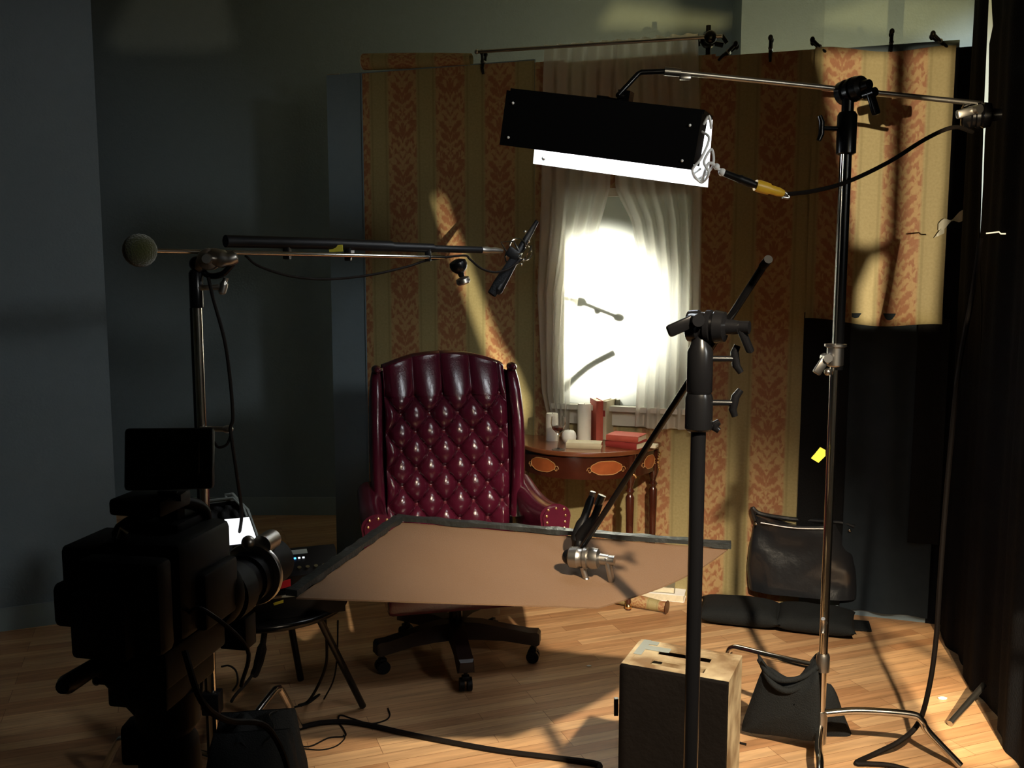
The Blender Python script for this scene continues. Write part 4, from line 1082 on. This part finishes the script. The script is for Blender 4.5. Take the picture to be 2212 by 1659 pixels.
G().box(aty(1108, 548, mY), (.05, .04, .04), Matrix.Rotation(R(35), 3, 'Y'), bev=.008).build('mount_block', 'black_plastic', t)
g = G(); g.tube([along(530, 552), along(560, 575), along(630, 597), along(710, 603), along(800, 594), along(880, 576), along(925, 562), along(1000, 552), along(1015, 560), along(1040, 580), aty(1070, 588, 3.52), aty(1100, 580, 3.56), aty(1125, 560, 3.58)], .0042, smooth=7, seg=8)
tag(g.build('microphone_cable', 'cable_black', loc=along(710, 603)), 'thin black cable sagging in a loop below the microphone boom', 'cable')
g = G(); g.tube([aty(450, 600, BY-.03), aty(462, 650, BY-.04), aty(485, 735, BY-.04), aty(497, 820, BY-.03), aty(503, 900, BY-.03), aty(498, 925, BY-.03), aty(502, 960, BY-.03), aty(515, 1050, BY), aty(522, 1110, 2.85), aty(516, 1160, 2.95)], .0052, smooth=7, seg=8)
g.tube([aty(500, 935, BY-.03), aty(490, 960, BY-.03), aty(472, 966, BY-.03), aty(463, 955, BY-.02)], .004, smooth=6, seg=8)
tag(g.build('microphone_cable', 'cable_black', loc=(BX, BY, .6)), 'black cable running down the left stand into the open case', 'cable')
g = G(); c = aty(492, 927, BY-.02); g.cyl((BX, BY-.01, c.z), c, .008); g.ball(c, .012, (1.4, 1, 1)); g.build('cable_clip', 'dull_metal', bs)
sandbag('sandbag', 'black sandbag in the left foreground against the foot of the boom stand', (-.745, 2.60, 0), .34, .31, .2, 9, rot=R(8))

# ------------------------------------------------------------------ small table with the open case
ft = thing('folding_table', 'small black folding table with a chrome rim behind the camera', 'table', (-.83, 3.20, 0))
TX, TY, TZ2, TR = -.86, 3.22, .455, .265
g = G(); g.lathe([(0, -.012), (TR-.02, -.012), (TR-.008, -.005), (TR-.008, 0), (TR-.02, 0), (0, -.001)], (TX, TY, TZ2), seg=48); g.build('tabletop', 'black_plastic', ft)
g = G(); g.tube([V((TX+TR*math.cos(a), TY+TR*math.sin(a), TZ2-.006)) for a in [2*PI*k/56 for k in range(57)]], .014, seg=10); g.build('rim', 'black_metal', ft)
for (x0, y0, x1, y1) in ((TX+.20, TY-.12, -.55, 3.32), (TX-.20, TY-.1, -1.15, 3.3), (TX, TY+.22, -.83, 3.55)):
    G().tube([(x0, y0, TZ2-.015), (x1, y1, .014)], .013).build('leg', 'black_metal', ft)
g = G(); g.tube([aty(572, 1362, 3.0), aty(566, 1400, 3.0), aty(556, 1440, 3.0), aty(548, 1460, 3.0)], [.010, .016, .014, .012], smooth=4, seg=8)
tag(g.build('hanging_strap', 'black_cloth', ft), 'black strap hanging down')
# case: base tray, lid, foam
CB = V((-.80, 3.16, TZ2+.001)); cr = Matrix.Rotation(R(20), 3, 'Z')
def cf(x, y, z): return CB+cr @ V((x, y, z))
cs = thing('equipment_case', 'open black hard case holding sound equipment on the small table', 'case', CB)
def cbox(g, x0, x1, y0, y1, z0, z1): g.prism([cf(x0, y0, z0), cf(x1, y0, z0), cf(x1, y1, z0), cf(x0, y1, z0)], (0, 0, z1-z0)); return g
g = G(); cbox(g, -.19, .19, -.12, .12, 0, .01)
for a in ((-.19, .19, -.13, -.12), (-.19, .19, .12, .13), (-.20, -.19, -.13, .13), (.19, .20, -.13, .13)): cbox(g, *a, 0, .075)
g.build('tray', 'black_plastic', cs, smooth=False)
g = G(); g.tube([cf(-.2, -.135, .078), cf(.2, -.135, .078), cf(.2, .135, .078), cf(-.2, .135, .078), cf(-.2, -.135, .078)], .005, seg=6)
g.build('tray_rim', 'grey_edge', cs)
# lid stands up on the left side, leaning
LC = [aty(430, 1088, 3.15), aty(526, 1077, 3.10), aty(590, 1255, 2.97), aty(452, 1262, 3.00)]
ln_ = (LC[1]-LC[0]).cross(LC[3]-LC[0]).normalized()
if ln_.y > 0: ln_ = -ln_
def lidf(x, y, z): return LC[3].lerp(LC[2], x).lerp(LC[0].lerp(LC[1], x), y)+ln_*z
lid = [(0, 0), (1, 0), (1, .86), (.86, 1), (.1, 1), (0, .88)]
g = G(); g.prism([lidf(x, y, -.012) for x, y in lid], ln_*.010); lo = g.build('lid', 'black_plastic', cs, smooth=False)
g = G(); g.tube([lidf(x, y, .0) for x, y in lid]+[lidf(*lid[0], 0)], .006, seg=6); g.tube([lidf(x, y, .022) for x, y in lid]+[lidf(*lid[0], .022)], .0045, seg=6); g.build('lid_rim', 'grey_edge', lo)
g = G(); g.surf(lambda u, v: lidf(.05+.9*u, .05+.88*v, .006+.008*math.sin(u*22)*math.sin(v*20)), 40, 40); g.build('foam_lining', 'foam', lo, ang=80)
g = G(); g.tube([lidf(.62, 1.0, .0), lidf(.64, 1.07, .0), lidf(.80, 1.07, 0), lidf(.86, 1.0, 0)], .006, seg=6); g.build('latch', 'grey_edge', lo)
# paper sheet leaning in the case
P4 = [aty(485, 1122, 2.93), aty(538, 1117, 2.94), aty(556, 1170, 2.92), aty(495, 1178, 2.92)]
tn = (P4[1]-P4[0]).cross(P4[3]-P4[0]).normalized()
if tn.y > 0: tn = -tn
tbt = thing('tablet', 'glowing white tablet screen propped against the open case lid', 'tablet', P4[3])
def tq(k): cc = sum(P4, V())/4; return [cc+(p_-cc)*k for p_ in P4]
G().prism([p_-tn*.009 for p_ in tq(1.06)], tn*.008).build('casing', 'black_plastic', tbt, smooth=False, bevel=.002)
G().prism(tq(1.0), tn*.0008).build('screen', 'screen_glow', tbt, smooth=False)
# mixer
mx = thing('sound_mixer', 'portable sound mixer with lit buttons lying in the open case', 'sound mixer', cf(.08, .02, .05))
rt = cr @ Matrix.Rotation(R(22), 3, 'X')
mc = aty(662, 1222, 3.08)
G().box(mc, (.21, .15, .05), rt, bev=.006).build('body', 'black_plastic', mx)
for k in range(4): G().cyl(mc+rt @ V((-.03+.027*k, -.045, .025)), mc+rt @ V((-.03+.027*k, -.045, .034)), .007, seg=10).build('knob', 'chrome', mx)
for k in range(5): G().box(mc+rt @ V((-.065+.014*k, .012, .0265)), (.007, .005, .003), rt).build('indicator', 'led_blue' if k in (1, 2) else 'led_white', mx)
G().box(mc+rt @ V((-.03, .045, .0262)), (.075, .022, .002), rt).build('display', 'grey_edge', mx)
a = aty(579, 1262, 2.93); b = aty(628, 1250, 2.93)
g = G(); g.prism([aty(580, 1262, 2.93), aty(627, 1251, 2.93), aty(628, 1266, 2.93), aty(582, 1280, 2.93)], (0, .002, 0)); g.build('red_label', 'red_tape', cs, smooth=False)
g = G(); g.prism([aty(590, 1303, 2.90), aty(612, 1296, 2.90), aty(612, 1302, 2.90), aty(592, 1308, 2.90)], (0, .002, 0)); g.build('yellow_label', 'yellow_tape', cs, smooth=False)
g = G()
g.tube([cf(-.02, .10, .09), cf(.06, .13, .135), cf(.15, .10, .13), cf(.21, .03, .09)], .006, smooth=6, seg=8)
g.tube([cf(-.02, .11, .09), cf(.06, .15, .145), cf(.16, .12, .14), cf(.225, .04, .085)], .005, smooth=6, seg=8)
tag(g.build('coiled_cable', 'cable_black', loc=cf(0, 0, .05)), 'grey black cable arching over the mixer in the case', 'cable')

# ------------------------------------------------------------------ camera rig on its tripod
KY = R(-10.5); kO = V((-.685, 1.74, 0))
kr = thing('cinema_camera', 'black digital cinema camera on a tripod seen from behind at the left', 'camera', kO, 0)
kR = Matrix.Rotation(KY, 3, 'Z')
def kf(x, y, z): return kO+kR @ V((x, y, z))
def kbox(g, c, s, bev=.004, r2=None): g.box(kf(*c), s, kR if r2 is None else kR @ r2, bev=bev); return g
g = G(); kbox(g, (.025, .02, 1.025), (.165, .20, .185), .018); kbox(g, (.01, .05, 1.12), (.11, .12, .03), .010); kbox(g, (.112, .04, .99), (.025, .13, .11), .008); g.build('body', 'camera_black', kr)
g = G(); kbox(g, (.02, -.115, 1.015), (.16, .05, .17), .012); kbox(g, (.0, -.155, .99), (.11, .04, .12), .012); g.build('battery', 'camera_black', kr)
g = G(); kbox(g, (-.085, -.03, 1.065), (.07, .14, .09), .012); kbox(g, (-.115, -.04, .995), (.055, .12, .085), .014); kbox(g, (-.075, -.03, .925), (.07, .11, .06), .008); g.build('side_module', 'camera_black', kr)
g = G(); kbox(g, (.02, -.01, .895), (.15, .22, .07), .006); kbox(g, (.015, 0, .835), (.12, .18, .06), .006); g.build('base_plate', 'camera_black', kr)
g = G(); kbox(g, (.018, -.02, 1.178), (.105, .11, .032), .008); kbox(g, (.03, .03, 1.15), (.04, .03, .05)); g.tube([kf(.0, -.07, 1.10), kf(-.01, -.075, 1.14), kf(.04, .02, 1.165), kf(.06, .09, 1.14), kf(.06, .10, 1.09)], .012, smooth=5); g.build('top_handle', 'camera_black', kr)
g = G(); g.tube([kf(.0, -.10, 1.13), kf(.01, -.105, 1.15), kf(.02, -.10, 1.14)], .003); g.build('thumb_ring', 'dull_metal', kr)
# lens
la = kf(.065, .13, .945); lb = kf(.065, .39, .945); ld = (lb-la).normalized()
G().lathe([(.045, 0), (.062, .01), (.062, .06), (.05, .065), (.048, .11), (.055, .112), (.055, .14), (.047, .145)], la, ld, 32).build('lens_barrel', 'camera_black', kr)
G().lathe([(.050, .145), (.068, .147), (.070, .150), (.070, .158), (.050, .160)], la, ld, 40).build('focus_gear', 'dull_metal', kr)
G().lathe([(.045, .16), (.052, .165), (.054, .24), (.054, .255), (.048, .256), (.044, .235), (.0, .232)], la, ld, 36).build('lens_hood', 'camera_black', kr)
g = G(); g.cyl(la+ld*.17+V((.02, -.02, .065)), la+ld*.225+V((.02, -.02, .065)), .022); g.ball(la+ld*.14+V((0, 0, .075)), .015); g.build('focus_motor', 'dull_metal', kr)
rA = atz(312, 1482, .80)
for sx in (-.105, 0):
    G().cyl(rA+kR @ V((sx, 0, 0)), rA+kR @ V((sx, .56, 0)), .0085, seg=12).build('rail', 'dull_metal', kr)
g = G(); kbox(g, (.07, .20, .85), (.06, .05, .07)); kbox(g, (.05, .24, .88), (.05, .03, .05)); g.build('follow_focus', 'camera_black', kr)
# mic/cable ring behind lens
g = G(); g.lathe([(.075, 0), (.082, .01), (.082, .03), (.070, .045), (.066, .03), (.066, .005)], kf(.05, .085, .965), ld, 30); g.build('mount_ring', 'camera_black', kr)
# monitor
mn = thing('field_monitor', 'small black monitor seen from behind on top of the camera', 'monitor', kf(-.04, 0, 1.12))
Ym = 1.72
pm = [aty(275, 924, Ym), aty(466, 922, Ym+.03), aty(461, 1060, Ym+.01), aty(265, 1058, Ym-.02)]
cm = sum(pm, V())/4; ux_ = (pm[1]-pm[0]).normalized(); uz_ = (pm[0]-pm[3]); uz_ = (uz_-ux_*uz_.dot(ux_)).normalized(); rm = Matrix((ux_, uz_.cross(ux_), uz_)).transposed()
G().box(cm, ((pm[1]-pm[0]).length*1.0, .03, (pm[0]-pm[3]).length), rm, bev=.007).build('casing', 'camera_black', mn)
G().box(cm+rm @ V((0, .0155, 0)), (.15, .002, .095), rm).build('screen', 'screen_dark', mn)
G().box(cm+rm @ V((.01, -.022, .0)), (.09, .02, .06), rm, bev=.004).build('battery', 'camera_black', mn)
g = G(); g.cyl(aty(362, 1060, Ym), aty(362, 1078, Ym), .018); g.box(aty(362, 1072, Ym), (.06, .03, .012)); g.build('neck', 'camera_black', mn)
# tripod
tr = thing('tripod', 'black fluid head tripod under the camera with a pan handle pointing left', 'tripod', kO)
g = G(); g.lathe([(.03, .56), (.05, .57), (.06, .64), (.055, .70), (.045, .72), (.06, .74), (.06, .806)], (kO.x+.02, kO.y, 0)); g.box((kO.x-.04, kO.y, .70), (.05, .06, .08), bev=.01); g.build('fluid_head', 'camera_black', tr)
h0_ = kf(-.03, 0, .74); h1_ = aty(205, 1440, 1.62); h2_ = aty(135, 1484, 1.50)
g = G(); g.tube([h0_, h1_, h1_.lerp(h2_, .02), h2_.lerp(h1_, .12), h2_], [.009, .009, .0155, .017, .012], seg=14); g.build('pan_handle', 'black_plastic', tr)
for k in range(3):
    a = R(80+120*k); tpp = V((kO.x+.02+.05*math.cos(a), kO.y+.05*math.sin(a), .60)); bt = V((kO.x+.02+.36*math.cos(a), kO.y+.36*math.sin(a), .018))
    g = G(); sdv = V((-math.sin(a), math.cos(a), 0))*.018
    g.cyl(tpp+sdv, bt+sdv, .010, seg=10); g.cyl(tpp-sdv, bt-sdv, .010, seg=10); g.cyl(tpp.lerp(bt, .4), bt, .012, seg=10); g.box(tpp.lerp(bt, .45), (.06, .05, .04), bev=.005)
    lg = g.build('leg', 'camera_black', tr)
    G().ball(bt, .018).build('rubber_foot', 'rubber', lg)
g = G(); g.tube([kf(.12, -.1, .93), kf(.16, -.12, .85), kf(.17, -.05, .78), kf(.20, .05, .72), kf(.22, .1, .60), kf(.21, .12, .45), kf(.25, .2, .3)], .006, smooth=6, seg=8)
g.tube([kf(.10, -.05, .98), kf(.15, -.08, 1.0), kf(.19, 0, .90), kf(.15, .05, .80)], .004, smooth=6, seg=8)
tag(g.build('camera_cable', 'cable_black', loc=kf(.15, 0, .5)), 'black cables hanging from the side of the camera', 'cable')

# ------------------------------------------------------------------ floor cables
def floor_cable(name, lab, pts, r, extra0=None, extra1=None):
    q = [atz(a, b, r) for a, b in pts]
    if extra0: q = [V(e) for e in extra0]+q
    if extra1: q += [V(e) for e in extra1]
    return tag(G().tube(q, r, smooth=8, seg=8).build(name, 'cable_black', loc=q[len(q)//2]), lab, 'cable')
floor_cable('floor_cable', 'thick black cable curving across the bare floor in front of the armchair', [(610, 1592), (640, 1575), (690, 1562), (745, 1559), (800, 1567), (880, 1585), (960, 1601), (1080, 1622), (1200, 1637), (1290, 1650)], .0095, extra0=[(-.92, 2.9, .0095)], extra1=[(.30, 2.86, .0095), (.55, 2.84, .0095)])
floor_cable('thin_cable', 'thin black wire looping on the floor beside the foot of the left stand', [(612, 1590), (640, 1608), (670, 1612), (710, 1594), (745, 1590), (742, 1575), (732, 1560), (735, 1545), (760, 1552), (800, 1563), (832, 1556), (842, 1545), (838, 1530)], .0028)
floor_cable('thin_cable', 'thin black wire lying in a wide oval just in front of the thick cable', [(605, 1600), (640, 1614), (690, 1620), (725, 1612), (744, 1596), (742, 1588)], .0024)
floor_cable('thin_cable', 'thin black wire trailing left from the dark shadow under the small table', [(600, 1566), (612, 1545), (630, 1530), (650, 1524), (668, 1518), (690, 1500), (670, 1512), (650, 1525)], .0036)
g = G(); g.tube([aty(702, 1330, 3.15), aty(706, 1400, 3.15), aty(703, 1440, 3.15), aty(685, 1485, 3.2), atz(665, 1515, .008), atz(645, 1524, .006)], .005, smooth=7, seg=8)
g.tube([aty(730, 1340, 3.2), aty(728, 1420, 3.2), aty(720, 1470, 3.2), atz(700, 1510, .006)], .003, smooth=7, seg=8)
tag(g.build('hanging_cable', 'cable_black', loc=atz(665, 1515)), 'thin black cables dropping from the small table to the floor', 'cable')
g = G(); g.tube([aty(478, 1440, 2.72), aty(495, 1438, 2.72), aty(510, 1450, 2.72), aty(513, 1475, 2.72), aty(503, 1492, 2.72)], .003, smooth=6, seg=8)
g.tube([aty(545, 1458, 2.95), aty(530, 1478, 2.9), aty(510, 1500, 2.8), aty(500, 1515, 2.75)], .005, smooth=6, seg=8)
tag(g.build('thin_cable', 'cable_black', loc=(-.85, 2.75, .3)), 'small loop of thin black wire beside the lower left stand pole', 'cable')
floor_cable('thin_cable', 'short thin dark wire on the floor between the wooden box and the sandbag', [(1588, 1600), (1600, 1605), (1612, 1608)], .004)

# stray chrome leg poking out from the drape
f0 = atz(2052, 1563, .012); f1 = aty(2125, 1480, 3.35)
tag(G().cyl(f0, f1, .011).build('stand_leg', 'dull_metal', loc=f0), 'lone metal stand leg poking out from under the near black drape', 'stand leg')
# crumbs
for px, py, lab in ((1272, 1438, 'tiny white scrap on the floor between the armchair and the wooden box'), (2036, 1508, 'small pale scrap of foil on the bright floor near the drape'), (1392, 1385, 'tiny light crumb on the floor near the table foot')):
    p = atz(px, py, .004); r = .008 if px < 2000 else .014
    g = G(); g.ball(p, r, (1.3, .8, .4), seg=7); tag(g.build('paper_scrap', 'crumb', loc=p), lab, 'scrap')

# ------------------------------------------------------------------ added board, out of view, slots cut to shape the lamp's light patches
gd = (GT-GP).normalized(); gx = gd.cross(V((0, 0, 1))).normalized(); gy = gx.cross(gd); GD = .45
def gproj(p):
    d = p-GP; k = GD/d.dot(gd); return (d.dot(gx)*k, d.dot(gy)*k)
def gobo():
    W = lambda a: [onw(*p) for p in a]
    FL = lambda a: [atz(*p, 0) for p in a]
    BK = lambda a: [aty(*p, 6.14) for p in a]
    gels = []
    polys = [
        W([(940, 425), (950, 422), (978, 500), (1004, 560), (1040, 660), (1074, 740), (1112, 800), (1140, 870), (1132, 915), (1098, 938), (1080, 930), (1080, 850), (1056, 770), (1028, 690), (992, 590), (962, 500)]),
        W([(1764, 112), (1925, 112), (1922, 330), (1915, 515), (1870, 540), (1855, 525), (1846, 540), (1830, 450), (1815, 330), (1795, 240)]),
        W([(1962, 114), (2062, 100), (2045, 400), (2018, 706), (1922, 700), (1935, 600), (1945, 500), (1955, 300)]),
        W([(1853, 625), (1882, 560), (1910, 545), (1905, 600), (1895, 700), (1848, 700)]),
        FL([(1900, 1412), (1920, 1395), (1928, 1376), (1955, 1390), (2010, 1418), (2110, 1470), (2160, 1560), (2200, 1659), (2075, 1659), (1960, 1480)]),
        FL([(1862, 1338), (2062, 1352), (2090, 1420), (2100, 1448), (2020, 1408), (1920, 1365)]),
        BK([(1330, 3), (1594, 40), (1545, 66), (1290, 60)]),
        BK([(1738, 45), (1885, -5), (2110, -5), (2110, 95), (1900, 70)]),
        BK([(285, -20), (485, -20), (512, 96), (455, 112), (242, 112), (232, 80)]),
    ]
    for k, tr_ in ((1, .30), (2, .25), (3, .45), (4, .85), (5, .6), (6, .38), (7, .34), (8, .05)):
        q = [gproj(p) for p in polys[k]]; xs = [a for a, b in q]; ys = [b for a, b in q]; e = .004
        m, tt, bb = nt('gobo_gel'); N = tt.nodes; tp = N.new('ShaderNodeBsdfTransparent'); tp.inputs[0].default_value = (tr_, tr_*(.84 if k in (6, 7) else .92), tr_*(.42 if k in (6, 7) else .85), 1); N.remove(bb)  # added filters, each dims one of the shaped light patches
        tt.links.new(tp.outputs[0], N['Material Output'].inputs[0])
        g = G(); pp = [(min(xs)-e, min(ys)-e), (max(xs)+e, min(ys)-e), (max(xs)+e, max(ys)+e), (min(xs)-e, max(ys)+e)]
        vs = [g.bm.verts.new(GP+gd*(GD-.004)+gx*a+gy*b) for a, b in pp]; g.bm.faces.new(vs)
        gels.append(g.build('gobo_filter', m, None, loc=GP+gd*GD, smooth=False))
    cu = bpy.data.curves.new('added_gobo_board', 'CURVE'); cu.dimensions = '2D'; cu.fill_mode = 'BOTH'; cu.extrude = .002
    def sp(pts):
        s = cu.splines.new('POLY'); s.points.add(len(pts)-1); s.use_cyclic_u = True
        for i, (x, y) in enumerate(pts): s.points[i].co = (x, y, 0, 1)
    b = .40
    sp([(-b, -b), (b, -b), (b, b), (-b, b)])
    for P in polys: sp([gproj(p) for p in P])
    tmp = bpy.data.objects.new('tmp', cu); COL.objects.link(tmp)
    M = Matrix((gx, gy, -gd)).transposed().to_4x4(); M.translation = GP+gd*GD
    dg = bpy.context.evaluated_depsgraph_get(); me = bpy.data.meshes.new_from_object(tmp.evaluated_get(dg))
    bpy.data.objects.remove(tmp)
    me.materials.clear(); me.materials.append(MT['lamp_black'])
    o = bpy.data.objects.new('added_gobo_board', me); COL.objects.link(o); o.matrix_world = M
    for q in gels: q.parent = o; q.matrix_parent_inverse = M.inverted()
    tag(o, 'added unseen black board with slots cut to shape light patches', 'added light mask')
gobo()
